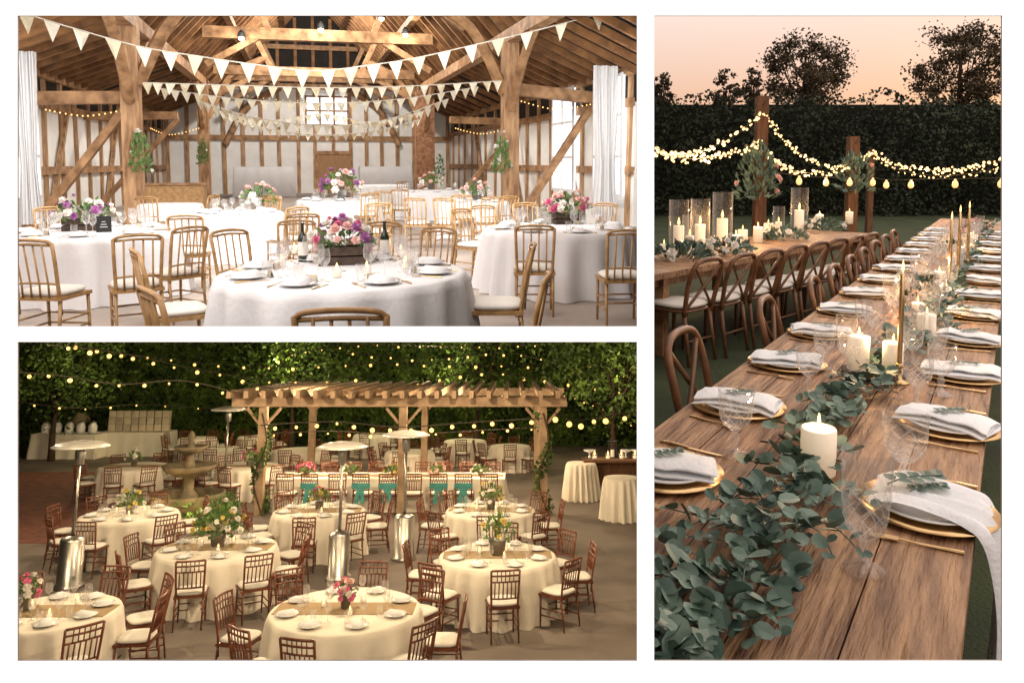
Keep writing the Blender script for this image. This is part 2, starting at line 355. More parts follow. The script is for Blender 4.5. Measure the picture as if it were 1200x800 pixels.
NAP=[('napkin',MB().add([(-.05,-.07,0),(.05,-.07,0),(.05,.07,0),(-.05,.07,0),(-.046,-.066,.018),(.046,-.066,.018),(.04,.066,.026),(-.04,.066,.026),(0,-.04,.034),(0,.05,.04)],[(0,1,5,4),(1,2,6,5),(2,3,7,6),(3,0,4,7),(4,5,8),(5,6,9,8),(6,7,9),(7,4,8,9)]).mesh('napkin','clothw',True))]
VOT=[('holder',LA('holder',[(.001,.0),(.03,.0),(.034,.07),(.031,.07),(.028,.01)],'glassh',12)),('wax',LA('wax',[(.026,.008),(.026,.04),(.001,.04)],'wax',12)),('flame',LA('flame',[(.001,.045),(.012,.062),(.008,.085),(.001,.105)],'flame',8))]
def pillar(r,h):
    return [('wax',LA('wax',[(.001,0),(r,0),(r,h-.004),(r-.004,h),(r*.6,h-.008),(.001,h-.010)],'wax',28)),('wick',MB().tube([(0,0,h-.01),(.001,0,h+.008)],.0015,5).mesh('wick','wick')),('flame',LA('flame',[(.0005,h+.004),(.0055,h+.012),(.004,h+.024),(.0004,h+.04)],'flame',10))]
P_BIG=pillar(.046,.125); P_TALL=pillar(.042,.14); P_SM=pillar(.034,.09)
TAPER=[('candlestick',LA('candlestick',[(.001,0),(.04,0),(.04,.006),(.012,.014),(.008,.05),(.013,.06),(.013,.075),(.001,.075)],'goldm',20)),('taper',LA('taper',[(.0095,.072),(.0088,.30),(.007,.42),(.001,.424)],'goldm',14)),('flame',LA('flame',[(.0005,.425),(.005,.437),(.004,.455),(.0004,.475)],'flame',10))]
HURR=[('glass_cylinder',LA('glass_cylinder',[(.001,.004),(.085,.004),(.09,.01),(.09,.455),(.093,.46),(.088,.46)],'glassh',24)),('candle',LA('candle',[(.05,.012),(.05,.22),(.001,.22)],'wax',16)),('flame',LA('flame',[(.0005,.225),(.013,.242),(.009,.27),(.0004,.30)],'flame',8))]
BULB=MB().ball((0,0,-.06),.033,10,6).mesh('bulb','bulbw',True)
BULBG=MB().ball((0,0,0),.0155,8,5).mesh('bulb','bulbg',True)
BULBL=MB().lathe([(.001,-.14),(.028,-.132),(.045,-.10),(.038,-.055),(.015,-.02),(.015,0)],12).mesh('bulb','bulbl',True)
BULBS=MB().ball((0,0,0),.022,6,4).mesh('bulb','bulbw',True)
def fork():
    m=MB(); m.tube([(0,-.1,.003),(0,0,.004),(0,.04,.007)],[.005,.003,.003],6)
    m.box((0,.055,.006),(.022,.03,.003))
    for x in(-.009,-.003,.003,.009): m.box((x,.085,.005),(.0035,.04,.002))
    return m.mesh('fork','goldm')
FORK=[('fork',fork())]
m=MB(); m.tube([(0,-.11,.003),(0,-.06,.005),(0,-.01,.004)],[.005,.006,.004],6)
kb=[(-.004,-.01),(.006,-.01),(.008,.04),(.008,.09),(.0,.115),(-.006,.10)]
m.add([(x,y,.002) for x,y in kb]+[(x,y,.0045) for x,y in kb],[(5,4,3,2,1,0),(6,7,8,9,10,11)]+[(i,(i+1)%6,6+(i+1)%6,6+i) for i in range(6)]); KNIFE=[('knife',m.mesh('knife','goldm'))]
# ------------------------------------------------------------------ generic set pieces
def tablecloth(D,H,m,seed,flare=.07):
    rd=random.Random(seed); n=120; Rr=D/2; k1=rd.randint(15,19); k2=rd.randint(6,9); p1=rd.random()*6; p2=rd.random()*6
    prof=[(.02,H+.002,0),(Rr*.5,H+.002,0),(Rr*.96,H+.001,0),(Rr,H-.012,0)]+[(Rr+.012+flare*t,H*(1-t)+.006*t,t) for t in(.1,.3,.55,.8,1)]
    mb=MB(); vs=[];fs=[]
    for r,z,t in prof:
        for q in range(n):
            a=2*PI*q/n; rr=r+t**.6*(.06*math.sin(k1*a+p1+math.sin(3*a))+.025*math.sin(k2*a+p2)); vs.append((rr*math.cos(a),rr*math.sin(a),z))
    for i in range(len(prof)-1):
        for q in range(n): fs.append((i*n+q,i*n+(q+1)%n,(i+1)*n+(q+1)%n,(i+1)*n+q))
    fs.append(tuple(range(n))); mb.add(vs,fs); return mb
def rectcloth(L,W,H,seed=1):
    per=[]; n=40
    for a,b in(((-L/2,-W/2),(L/2,-W/2)),((L/2,-W/2),(L/2,W/2)),((L/2,W/2),(-L/2,W/2)),((-L/2,W/2),(-L/2,-W/2))):
        for i in range(n): per.append((a[0]+(b[0]-a[0])*i/n,a[1]+(b[1]-a[1])*i/n))
    N=len(per); vs=[];fs=[]; lv=[(0,H),(.0,H-.01),(.3,H*.65),(.7,H*.3),(1,.006)]
    for t,z in lv:
        for i,(x,y) in enumerate(per):
            k=1+t*.03+t*.02*math.sin(i*.8+seed)
            vs.append((x*k,y*(1+t*.08+t*.05*math.sin(i*.8+seed)),z))
    for i in range(len(lv)-1):
        for q in range(N): fs.append((i*N+q,i*N+(q+1)%N,(i+1)*N+(q+1)%N,(i+1)*N+q))
    fs.append(tuple(range(N))); return MB().add(vs,fs)
def cratemb(L,W,H):
    m=MB(); h=H/2-.006
    for z in(h/2,H-h/2):
        for s in(-1,1): m.box((0,s*W/2,z),(L,.014,h)); m.box((s*(L/2-.008),0,z),(.014,W-.016,h))
    m.box((0,0,.008),(L-.03,W-.02,.01)); m.box((0,0,H*.75),(L-.03,W-.02,.01)); return m
def bucketmb(r,h): return MB().lathe([(.001,.002),(r*.8,.002),(r,h),(r*1.06,h+.006),(r*.95,h-.005),(r*.9,h*.8),(.001,h*.8)],18)
def bouquet(fr,loc,label,rx,ry,h0,hh,cols,nf,nl,cont,cname,cm,fs=.045,ls=.07,twigs=0,group='table centrepieces',lm='leaf',rz=0):
    t=thing('flower_arrangement',label,'flowers',fr,loc,rz,group)
    if cont: part(t,cname,cont,cm,smooth=(cname=='bucket' or cname=='vase'))
    def pt(k=1,sh=0):
        while True:
            a=V((R(-1,1),R(-1,1),R(0,1)))
            if .05<a.length<1: break
        if sh or R(0,1)<.5: a=a/a.length*R(.85+sh*.1,1+sh*.12)
        return V((a.x*rx*k,a.y*ry*k,h0+a.z*hh))
    m=MB()
    for i in range(nl):
        c=pt(1.05); m.leaf(c,ls*R(.6,1.3),.45,(c-V((0,0,h0-.05)))+V((R(-.1,.1),R(-.1,.1),R(-.1,.1))))
    for i in range(twigs):
        a=R(0,6.3); m.tube([(0,0,h0),(math.cos(a)*rx*.6,math.sin(a)*ry*.6,h0+hh*R(.9,1.4))],.003,4)
    part(t,'foliage',m,lm)
    for ci,c in enumerate(cols):
        m=MB()
        for i in range(nf):
            q=pt(1,1); m.flower(q,fs*R(.7,1.3),(q.x/rx,q.y/ry,(q.z-h0)/hh+.25))
        part(t,'blossoms',m,c)
    return t
def hedge(fr,loc,L,h,thick,n,ls,m,label,seed):
    t=thing('hedge',label,'hedge',fr,loc); rd=random.Random(seed); mb=MB()
    for i in range(n):
        x=rd.uniform(0,L); z=rd.uniform(0,h); b=noise.noise(V((x*.9+seed,z*.9,0)))*.5+noise.noise(V((x*2.3,z*2.3,seed)))*.3
        if z>h*.9: z+=b*.7
        y=-b*1.1+abs(rd.gauss(0,.16)); mb.leaf((x,y,z),ls*rd.uniform(.6,1.4),.62)
    part(t,'foliage',mb,m); part(t,'shade_core',MB().box((L/2,thick/2+.55,h*.47),(L,thick*.5,h*.94)),'core'); return t  # dark block behind the leaves stands for the hedge's inner shade
def tree(fr,loc,H,th,rx,n,ls,m,label,seed,group='trees behind the hedge',cl=34,sp=(.12,.26)):
    rd=random.Random(seed); t=thing('tree',label,'tree',fr,loc,0,group); mb=MB(); mb.tube(cat([(0,0,0),(rd.uniform(-.1,.1),0,th*.6),(0,0,th),(.1,0,H*.85)],9),[.16*(1-i/10)*H/6 for i in range(9)],8)
    cs=[]
    for i in range(cl):
        while True:
            a=V((rd.uniform(-1,1),rd.uniform(-1,1),rd.uniform(-1,1)))
            if .25<a.length<1: break
        c=V((a.x*rx,a.y*rx,th+(H-th)*.5+a.z*(H-th)*.5)); c.x*=1-.35*max(0,a.z); cs.append(c)
        if i%3==0: mb.tube([(0,0,th*.8+rd.uniform(0,H*.25)),c*.6+V((0,0,th*.35)),c],[.05,.035,.012],5)
    part(t,'trunk',mb,'bark',smooth=True); mb=MB()
    for c in cs:
        s=rd.uniform(*sp)*rx
        for k in range(n//cl): mb.leaf((c.x+rd.gauss(0,s),c.y+rd.gauss(0,s),c.z+rd.gauss(0,s*.8)),ls*rd.uniform(.6,1.4),.6)
    part(t,'crown',mb,m); return t
def strand(fr,pts,nb,bulb,label,group,cordr=.006,cm='cord',sc_=1,jit=0,name='string_lights'):
    P=cat(pts,max(24,nb)); o=P[0]; t=thing(name,label,'string lights',fr,o,0,group)
    part(t,'cord',MB().tube([q-o for q in P],cordr,5),cm)
    for q in cat(pts,nb+2)[1:-1]:
        b=part(t,'bulb',bulb,loc=q-o+V((R(-jit,jit),R(-jit,jit),R(-jit,jit)))); k=sc_*(R(.65,1.35) if jit else 1)
        b.scale=(k,)*3
def bunting(pts,nn,w,h,label):
    P=cat(pts,60); o=P[0]; t=thing('bunting',label,'bunting','B',o,0,'bunting strung across the barn'); part(t,'ribbon',MB().tube([q-o for q in P],.012,5),'rope')
    Q=cat(pts,nn*2+1)
    for k in range(nn):
        c=Q[2*k+1]; d=(Q[2*k+2]-Q[2*k]).normalized(); tw=V((R(-.03,.03),R(-.08,.08),0))
        m=MB().add([c-o-d*w/2,c-o+d*w/2,c-o+V((0,0,-h))+tw,c-o+V((0,R(-.05,.05),-h*.4))],[(0,3,1),(0,2,3),(1,3,2)])
        part(t,'pennant',m,'penn' if k%3 else 'pennp')
# =================================================================== BARN
LW,RW=-6.2,7.8; YE=40.0; PL,PR=-3.57,5.22; CX=(PL+PR)/2; ZP=4.7; ZR=9.7; ZW=3.8
fl=[at('B',-40,389,z=0),at('B',752,389,z=0),V((RW+.3,17,0)),V((RW+.3,YE+.2,0)),V((LW-.3,YE+.2,0)),V((LW-.3,19,0))]
struct('floor',quad(fl),'bfloor','B')
barn=thing('barn','old timber framed barn with white plaster panels and open dark roof','barn','B',(0,0,0))
# end wall
ew=part(barn,'end_wall',MB().box((CX,YE+.1,2.65),(RW-LW+.4,.2,5.3)),'plaster')
x=LW+.2; k=0
while x<RW:
    part(ew,'stud',MB().bar((x,YE-.06,0),(x+R(-.06,.06),YE-.06,5.28),.17,.14),'oak'); x+=.85+R(-.08,.08)
for z in(2.75,5.3): part(ew,'rail',MB().box((CX,YE-.07,z),(RW-LW,.18,.24)),'oakh')
for s in(-1,1): part(ew,'brace',MB().tube(cat([(CX+s*4.2,YE-.2,2.4),(CX+s*3.2,YE-.2,4.2),(CX+s*1.6,YE-.2,5.2)],8),.16,6),'oakh')
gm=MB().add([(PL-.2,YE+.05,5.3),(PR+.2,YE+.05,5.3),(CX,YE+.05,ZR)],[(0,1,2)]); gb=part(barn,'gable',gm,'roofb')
for k in range(-4,5):
    xx=CX+k*.85; zt=ZP+(1-abs(k*.85)/4.4)*(ZR-ZP)-.1
    if zt>5.7: part(gb,'stud',MB().bar((xx,YE-.05,5.42),(xx,YE-.05,zt),.15,.12),'rafter')
part(gb,'rail',MB().box((CX,YE-.12,7.2),(4.4,.14,.22)),'oakh')
a=at('B',358,113,y=YE-.2); b=at('B',408,147,y=YE-.2)
wn=part(barn,'window',MB().box(((a.x+b.x)/2,YE-.16,(a.z+b.z)/2),(b.x-a.x,.04,a.z-b.z)),'pan')
fm=MB()
for i in range(4): xx=a.x+(b.x-a.x)*i/3; fm.box((xx,YE-.21,(a.z+b.z)/2),(.1,.06,a.z-b.z+.1))
for zz in(a.z,(a.z+b.z)/2,b.z): fm.box(((a.x+b.x)/2,YE-.213,zz),(b.x-a.x,.06,.09))
part(wn,'frame',fm,'oakh')
a=at('B',373,181,y=YE-.2); b=at('B',409,216,y=YE-.2)
dr=part(barn,'door',MB().box(((a.x+b.x)/2,YE-.2,a.z/2),(b.x-a.x,.06,a.z)),'door')
fm=MB(); fm.box(((a.x+b.x)/2,YE-.22,a.z+.08),(b.x-a.x+.3,.12,.18))
for xx in(a.x-.08,b.x+.08): fm.box((xx,YE-.22,a.z/2),(.16,.12,a.z))
part(dr,'frame',fm,'oakh'); part(dr,'handle',MB().ball((b.x-.15,YE-.27,1.05),.05),'black')
# side walls
for sx,x0,y0 in((-1,LW,18.5),(1,RW,17.1)):
    w=part(barn,'side_wall',MB().box((x0+sx*.1,(y0+YE)/2,1.5),(.2,YE-y0,3.0)),'plaster')
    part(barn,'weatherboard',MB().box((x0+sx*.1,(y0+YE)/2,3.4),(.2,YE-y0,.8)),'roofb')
    y=y0+.3
    while y<YE-.4:
        part(w,'stud',MB().bar((x0-sx*.03,y,0),(x0-sx*.03,y+R(-.2,.2),ZW),.16,.1,(1,0,0)),'oak'); y+=1.5+R(-.2,.2)
    for z in(1.35,3.0,3.75): part(w,'rail',MB().bar((x0-sx*.06,y0,z),(x0-sx*.06,YE,z+R(-.05,.05)),.16,.2),'oakh')
    for yy in(y0+3.5,y0+9.5,y0+15): part(w,'brace',MB().bar((x0-sx*.1,yy,.1),(x0-sx*.1,yy+2.2,3.5),.15,.1,(1,0,0)),'oak')
for xw,sx,y0,y1 in((RW,1,17.2,19.0),(RW,1,20.6,22.4),(LW,-1,18.8,20.6)):
    wn=part(barn,'window',MB().box((xw-sx*.24,(y0+y1)/2,2.2),(.06,y1-y0,2.9)),'pan'); fm=MB()
    for yy in(y0,(y0+y1)/2,y1): fm.box((xw-sx*.29,yy,2.2),(.05,.07,3.0))
    for zz in(.75,1.7,2.7,3.65): fm.box((xw-sx*.288,(y0+y1)/2,zz),(.05,y1-y0,.07))
    part(wn,'frame',fm,'curtain')
# roof
rf=MB(); YN=13.0
prof=[(LW-.3,ZW-.1),(PL,ZP+.35),(CX,ZR+.3),(PR,ZP+.35),(RW+.3,ZW-.1)]
rf.add([(x,y,z) for y in(YN,YE+.2) for x,z in prof],[(i,i+1,i+6,i+5) for i in range(4)])
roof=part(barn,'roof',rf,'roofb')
y=YN+.3; nr=0
while y<YE:
    for s,xa,xb,xc in((-1,PL,LW,CX),(1,PR,RW,CX)):
        part(roof,'rafter',MB().bar((xa,y+R(-.05,.05),ZP+.18),(xc,y,ZR+.06),.14,.2),'rafter')
        if y<27 or nr%2==0: part(roof,'rafter',MB().bar((xb,y,ZW-.06),(xa,y,ZP+.14),.13,.16),'rafter')
    y+=.75; nr+=1
for s,xa in((-1,PL),(1,PR)):
    for f_ in(.33,.68):
        xx=xa+(CX-xa)*f_; zz=ZP+.1+(ZR-ZP)*f_-.16; part(roof,'purlin',MB().bar((xx,YN,zz),(xx,YE,zz),.22),'oakh')
    part(barn,'arcade_plate',MB().bar((xa,YN+.5,ZP),(xa,YE,ZP),.3),'oakh')
for yy,pw in((19.0,.38),(32.7,.42)):
    for s,xa in((-1,PL),(1,PR)):
        part(barn,'post',MB().bar((xa,yy,0),(xa,yy,ZP-.15),(.8 if s==1 and yy>30 else pw),pw),('brick' if s==1 and yy>30 else 'oak'))
        for dy in(-2.2,2.2): part(barn,'brace',MB().tube(cat([(xa,yy+dy*.08,2.9),(xa,yy+dy*.5,3.9),(xa,yy+dy,4.6)],8),.12,6),'oakh')
        part(barn,'brace',MB().tube(cat([(xa-s*.15,yy,3.3),(xa-s*1.0,yy,4.9),(xa-s*2.4,yy,5.7)],9),.15,6),'oakh')
for yy,zz in((19.2,5.9),(26,5.6),(32.7,5.2),(38,5.5)):
    hw=(1-(zz-ZP)/(ZR-ZP))*(PR-PL)/2; part(barn,'tie_beam',MB().bar((CX-hw,yy,zz),(CX+hw,yy,zz+R(-.06,.06)),.32,.36),'oakh')
    for s in(-1,1):
        part(barn,'queen_strut',MB().bar((CX+s*hw*.45,yy,zz+.1),(CX+s*hw*.62,yy,zz+1.5),.2),'oakh'); part(barn,'brace',MB().bar((CX+s*hw*.98,yy,zz-1.0),(CX+s*hw*.55,yy,zz-.1),.2),'oakh')
part(barn,'aisle_tie',MB().bar((LW,19.3,2.95),(PL,19.3,3.02),.28),'oakh'); part(barn,'brace',MB().bar((LW+.35,19.5,.0),(PL-.2,19.3,2.75),.17),'oakh')
part(barn,'aisle_tie',MB().bar((RW,19.4,3.25),(PR,19.3,3.45),.30),'oakh'); part(barn,'brace',MB().bar((PR+.35,19.3,.1),(RW-.1,19.4,3.2),.18),'oakh')
part(barn,'aisle_tie',MB().bar((LW,26,2.95),(PL,26,3.0),.24),'oakh'); part(barn,'brace',MB().bar((LW+.3,26,.2),(PL,26,2.9),.15),'oakh')
part(barn,'aisle_tie',MB().bar((RW,27,3.0),(PR,27,3.05),.24),'oakh'); part(barn,'brace',MB().bar((PR+.2,27,.2),(RW,27,2.9),.15),'oakh')
# curtains
for u0,u1,yy,lab in((18,48,18.3,'long white curtain hanging at the left edge of the barn'),(694,724,17.3,'long white curtain tied back beside the bright window at right of barn')):
    A=at('B',u0,190,y=yy); B_=at('B',u1,190,y=yy); w=B_.x-A.x; vs=[];fs=[]; n=60; lv=[(.25,1.0),(1.0,.8),(1.5,.72),(2.4,.9),(3.85,1.0)]
    for z,k in lv:
        for i in range(n): xx=(i/(n-1)-.5)*w*k; vs.append((xx,.06*math.sin(i*.8)+.05*math.sin(i*.27+z),z))
    for j in range(4):
        for i in range(n-1): fs.append((j*n+i,j*n+i+1,(j+1)*n+i+1,(j+1)*n+i))
    single('curtain',MB().add(vs,fs),'curtain',lab,'curtain','B',((A.x+B_.x)/2,yy,0),0,'barn curtains',smooth=True)
# bunting
def pb(l,y): return [at('B',u,v,y=y) for u,v in l]
bunting(pb([(20,13),(85,33),(165,55),(232,66),(300,76),(370,83),(430,77),(488,68),(555,53),(628,36),(715,13)],15.5),22,.28,.36,'nearest bunting swag of cream pennants sweeping across the top of the barn')
bunting(pb([(168,97),(270,100),(378,103),(480,101),(588,95)],18.7),26,.22,.27,'bunting strung almost straight between the two front barn posts')
bunting(pb([(190,104),(280,116),(378,121),(470,116),(560,102)],21.5),26,.24,.28,'bunting just behind and below the straight row in the barn')
bunting(pb([(232,118),(300,138),(378,147),(450,141),(525,116)],24),26,.25,.28,'sagging bunting swag third from the barn end wall')
bunting(pb([(250,128),(310,141),(378,134),(440,143),(505,128)],28),24,.24,.28,'double scalloped bunting swag deep inside the barn')
bunting(pb([(262,136),(310,150),(378,158),(440,153),(492,140)],31),24,.25,.28,'lowest and farthest bunting swag in front of the barn end wall')
# lit lamps
for i,(u,v,lab) in enumerate(((283,45,'lit spot lamp on the left of the barn tie beam'),(475,41,'lit spot lamp on the right of the barn tie beam'),(376,35,'lit spot lamp at the middle of the barn tie beam'),(447,22,'lit spot lamp highest in the barn roof'))):
    c=at('B',u,v,y=25.4); t=thing('spot_lamp',lab,'lamp','B',c,0,'barn spot lamps'); part(t,'bulb',MB().ball((0,0,0),.09),'bulbc',smooth=True); part(t,'shade',MB().lathe([(.03,.25),(.1,.16),(.12,.02)],12),'black')
for yy,l,n,lab in((32.2,((175,150),(200,158),(235,150)),18,'fairy lights strung along the left barn beam'),(26.5,((532,150),(565,157),(600,149)),18,'fairy lights strung along the right barn beam'),(39.3,((282,112),(340,118),(430,118),(474,110)),26,'fairy lights strung across the barn end wall'),(18.9,((50,128),(100,136),(150,128)),16,'fairy lights on the near left aisle tie'),(19.0,((608,118),(650,128),(695,122)),16,'fairy lights on the near right aisle tie')):
    strand('B',[at('B',u,v,y=yy) for u,v in l],n,BULBS,lab,'barn fairy lights',.004,sc_=.8 if yy<20 else 1)
for u,v,yy,lab in((165,180,18.7,'ivy and flowers wound round the front left barn post'),(588,180,18.7,'ivy and flowers wound round the front right barn post'),(238,170,32.2,'ivy wound round the far left barn post'),(515,185,32.0,'ivy wound round the far right barn pier')):
    bouquet('B',at('B',u,v+22,y=yy),lab,.22,.2,0,.95,['white'],5,150,None,'','',.07,.13,group='post garlands')
# tables
BT={}
bt=[('pink flower table',403,318,285),('left barn table',112,271,186),('right barn table',655,267,176),('small back left barn table',278,249,104),('middle barn table',397,234,96),('far right barn table',505,224,92),('barn table by right wall',556,236,80),('far middle barn table',448,217,64),('far left barn table',200,239,70)]
for i,(nm,u,v,w) in enumerate(bt):
    c=at('B',u,v,z=.75); D=w/ppm('B',c); c.z=0; BT[nm]=(c,D)
    single('tablecloth',tablecloth(D,.75,'clothw',i+3),'clothw','white floor length cloth over the '+nm,'tablecloth','B',c,R(0,6),'white barn tablecloths',smooth=True)
for i,(u,v,L,lab) in enumerate(((311,205,2.6,'white draped buffet table at the far left of the barn'),(452,190,2.4,'white draped buffet table right of the barn door'))):
    c=at('B',u,230,y=36.5); single('tablecloth',rectcloth(L,1.0,1.35,i),'clothw',lab,'tablecloth','B',(c.x,36.5,0),0,'white barn buffet cloths',smooth=True)
c=at('B',205,250,y=21.5); t=thing('counter','honey wood counter behind the left barn table','counter','B',(c.x,21.5,0)); part(t,'body',MB().box((0,0,.48),(1.5,.6,.96)),'gold'); part(t,'worktop',MB().box((0,0,.99),(1.6,.7,.05)),'oakh')
BC=[(60,279,1),(157,274,1),(30,254,1),(203,266,1),(60,245,1),(240,335,0),(206,292,0),(407,352,0),(583,323,0),(582,288,0),(290,273,0),(495,271,0),(345,262,0),(440,264,0),(626,263,2),(728,268,2),(557,247,2),(575,243,2),(700,240,2),(620,240,2),(525,232,6),(571,231,6),(545,228,6),(590,230,6),(222,252,3),(335,243,3),(305,234,3),(352,250,4),(440,238,4),(330,229,4),(420,226,4),(470,222,5),(540,222,5),(505,214,5),(490,232,5),(215,229,8),(185,230,8),(425,212,7),(470,213,7),(448,224,7)]
TURN={0:-.35,1:.3,5:-1.15,6:-1.25,8:1.2,9:1.3}
for i,(u,v,ti) in enumerate(BC):
    nm=bt[ti][0]; c,D=BT[nm]; q=at('B',u,v,z=.92); dx,dy=q.x-c.x,q.y-c.y
    l=math.hypot(dx,dy); mn=D/2+.14
    if l<mn: dx*=mn/l; dy*=mn/l
    inst(CH['barn'],'spindle_chair','honey spindle chair at the '+side(dx,dy)+' of the '+nm,'chair','B',(c.x+dx,c.y+dy,0),TURN.get(i,face(-dx,-dy)+R(-.25,.25)),'spindle chairs in the barn')
def settings(fr,nm,c,D,n,a0,glasses,grp,z=.754,s=1):
    for k in range(n):
        a=a0+2*PI*k/n; d=V((math.cos(a),math.sin(a),0)); e=V((-d.y,d.x,0)); sd=side(math.cos(a-a0),math.sin(a-a0)) if n==8 else side(d.x,d.y); p=V((c.x,c.y,z))
        inst(PLATE,'plate','white plate at the '+sd+' of the '+nm,'plate',fr,p+d*(D/2-.2),0,'plates '+grp)
        inst(NAP,'napkin','folded napkin at the '+sd+' of the '+nm,'napkin',fr,p+d*(D/2-.2)+V((0,0,.0115)),a+PI/2,'napkins '+grp,1.3)
        if glasses>0: inst(WINE,'wine_glass','stemmed wine glass at the '+sd+' of the '+nm,'glass',fr,p+d*(D/2-.38)+e*.1,0,'wine glasses '+grp,1.1)
        if glasses>1: inst(TUMB,'tumbler','clear tumbler at the '+sd+' of the '+nm,'glass',fr,p+d*(D/2-.36)-e*.08,0,'tumblers '+grp)
        if glasses>2:
            inst(WINE,'champagne_glass','slim champagne glass at the '+sd+' of the '+nm,'glass',fr,p+d*(D/2-.45)+e*.02,0,'champagne glasses '+grp,1.2)
            inst(FORK,'fork','fork beside the plate at the '+sd+' of the '+nm,'fork',fr,p+d*(D/2-.2)-e*.16,a+PI/2,'forks '+grp,1.1)
            inst(KNIFE,'knife','knife beside the plate at the '+sd+' of the '+nm,'knife',fr,p+d*(D/2-.2)+e*.16,a+PI/2,'knives '+grp,1.1)
            single('place_card',MB().add([(-.045,-.015,0),(.045,-.015,0),(.045,0,.05),(-.045,0,.05),(-.045,.015,0),(.045,.015,0)],[(0,1,2,3),(3,2,5,4)]),'box','small cream place card at the '+sd+' of the '+nm,'card',fr,p+d*(D/2-.36)+e*.01,a+PI/2,'place cards')
for i,(nm,n,g) in enumerate(((bt[0][0],8,3),(bt[1][0],8,3),(bt[2][0],8,3),(bt[3][0],8,2),(bt[4][0],8,2),(bt[5][0],8,1),(bt[6][0],8,1))): settings('B',nm,*BT[nm],n,.3 if i==0 else 0,g,'in the barn')
c,D=BT[bt[0][0]]; q=at('B',403,309,z=.754)
bouquet('B',q,'dark wooden crate of pink mauve and white flowers on the front barn table',.25,.13,.13,.21,['pink','purple','white','blush'],11,90,cratemb(.40,.18,.14),'crate','crate',.044,.07)
for u,v,lab in ((355,306,'dark wine bottle left of the pink flower crate'),(451,303,'dark wine bottle right of the pink flower crate')):
    inst(BOT,'bottle',lab,'bottle','B',at('B',u,v,z=.754),0,'wine bottles')
for k,(u,v) in enumerate(((330,312),(475,315),(345,298),(470,300),(395,325),(430,322))):
    inst(VOT,'tealight','small lit tealight in a glass, '+['first','second','third','fourth','fifth','sixth'][k]+' on the front barn table','candle','B',at('B',u,v,z=.754),0,'barn tealights')
for u,v,lab,cols in((98,270,'crate of green leaves and purple flowers on the left barn table',['purple','white']),(666,262,'crate of white and blush flowers on the right barn table',['blush','white','pink'])):
    bouquet('B',at('B',u,v,z=.754),lab,.34,.16,.13,.26,cols,12,110,cratemb(.42,.18,.14),'crate','crate',.055,.09)
q=at('B',122,272,z=.754); t=thing('table_sign','small black chalkboard sign on the left barn table','sign','B',q,.1); part(t,'board',MB().box((0,0,.09),(.16,.015,.19)),'black'); m=MB()
for k in range(3): m.box((0,-.0095,.06+k*.03),(.08-.02*k,.003,.008))
part(t,'chalk_writing',m,'chalk')
q=at('B',692,263,z=.754); single('table_card',MB().box((0,0,.1),(.13,.012,.2)),'white','white upright card on the right barn table','card','B',q,-.2)
bouquet('B',at('B',304,244,z=.754),'white and green flowers on the small back left barn table',.3,.25,.1,.3,['white','blush'],12,90,bucketmb(.09,.14),'bucket','galv',.06,.1)
bouquet('B',at('B',400,234,z=.754),'tall dusky flowers on the middle barn table',.4,.3,.2,.42,['blush','white','purple'],11,110,bucketmb(.1,.22),'bucket','galv',.08,.13)
bouquet('B',at('B',505,222,z=.754),'white flowers on the far right barn table',.35,.3,.15,.3,['white','blush'],9,70,bucketmb(.1,.16),'bucket','galv',.08,.13)
bouquet('B',at('B',556,234,z=.754),'blush flowers on the barn table by the right wall',.3,.25,.12,.28,['blush','white'],9,70,bucketmb(.09,.14),'bucket','galv',.07,.11)
# =================================================================== TERRACE AT NIGHT
YB=32.0
struct('ground',quad([(-26,1.5,0),(22,1.5,0),(22,YB+3,0),(-26,YB+3,0)]),'pave','T')
A=at('T',20,640,z=0)
struct('path',quad([(A.x-4,A.y,.004),(A.x+1.6,A.y+.3,.004),(-9.0,25,.004),(-22,25,.004)]),'rbrick','T')
struct('mount_board',quad([(-26,YB+1.2,0),(22,YB+1.2,0),(22,YB+1.2,6),(-26,YB+1.2,6)]),'dark','T')  # added unseen sheet behind the hedge, blocks the sky light
struct('mount_board',quad([(-1.2,1.5,0),(-25,YB+2,0),(-25,YB+2,6),(-1.2,1.5,6)]),'dark','T')  # added unseen sheet on the left, keeps sky light off the terrace
hx=[(-21.5,8.4,'tall leafy hedge at the left behind the terrace'),(-13.3,9,'tall leafy hedge in the middle behind the terrace pergola'),(-4.5,11,'tall leafy hedge at the right behind the terrace')]
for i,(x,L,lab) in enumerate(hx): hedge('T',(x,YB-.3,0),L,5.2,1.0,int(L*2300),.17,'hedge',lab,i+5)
for u,v,H,lab,sd in((60,540,4.8,'dark bushy tree at the far left behind the favour table',3),(340,530,4.6,'leafy tree behind the left end of the pergola',5),(560,528,4.6,'leafy tree behind the right end of the pergola',8),(720,560,4.8,'leafy tree at the right edge of the terrace',9)):
    c=at('T',u,v,z=0); tree('T',(c.x,min(c.y,30),0),H,1.7,1.9,3600,.17,'hedge',lab,sd,'trees round the terrace')
TT={}
tt=[('front terrace table',405,713,174,8),('terrace table with the big green bouquet',255,641,134,8),('right terrace table with the bucket',583,650,136,8),('left terrace table by the heater',152,602,107,8),('terrace table left of middle heater',374,598,105,8),('terrace table right of middle heater',575,597,104,8),('cropped terrace table at lower left',62,716,146,8),('far left terrace table',157,546,76,8),('far terrace table by the fountain',292,546,72,8),('small far table left of the pergola',232,513,42,8),('far table right under the pergola',545,516,48,8),('far table behind the pergola',598,522,46,8),('back left table of the pergola',352,527,62,8),('draped side table right of the pergola',681,549,34,0),('draped table at the right edge',729,567,42,0),('back centre table of the pergola',438,509,46,8),('back right table of the pergola',480,529,56,8),('far table behind the fountain',262,527,50,8),('farthest table left of the pergola',300,511,40,8)]
OCC=[]
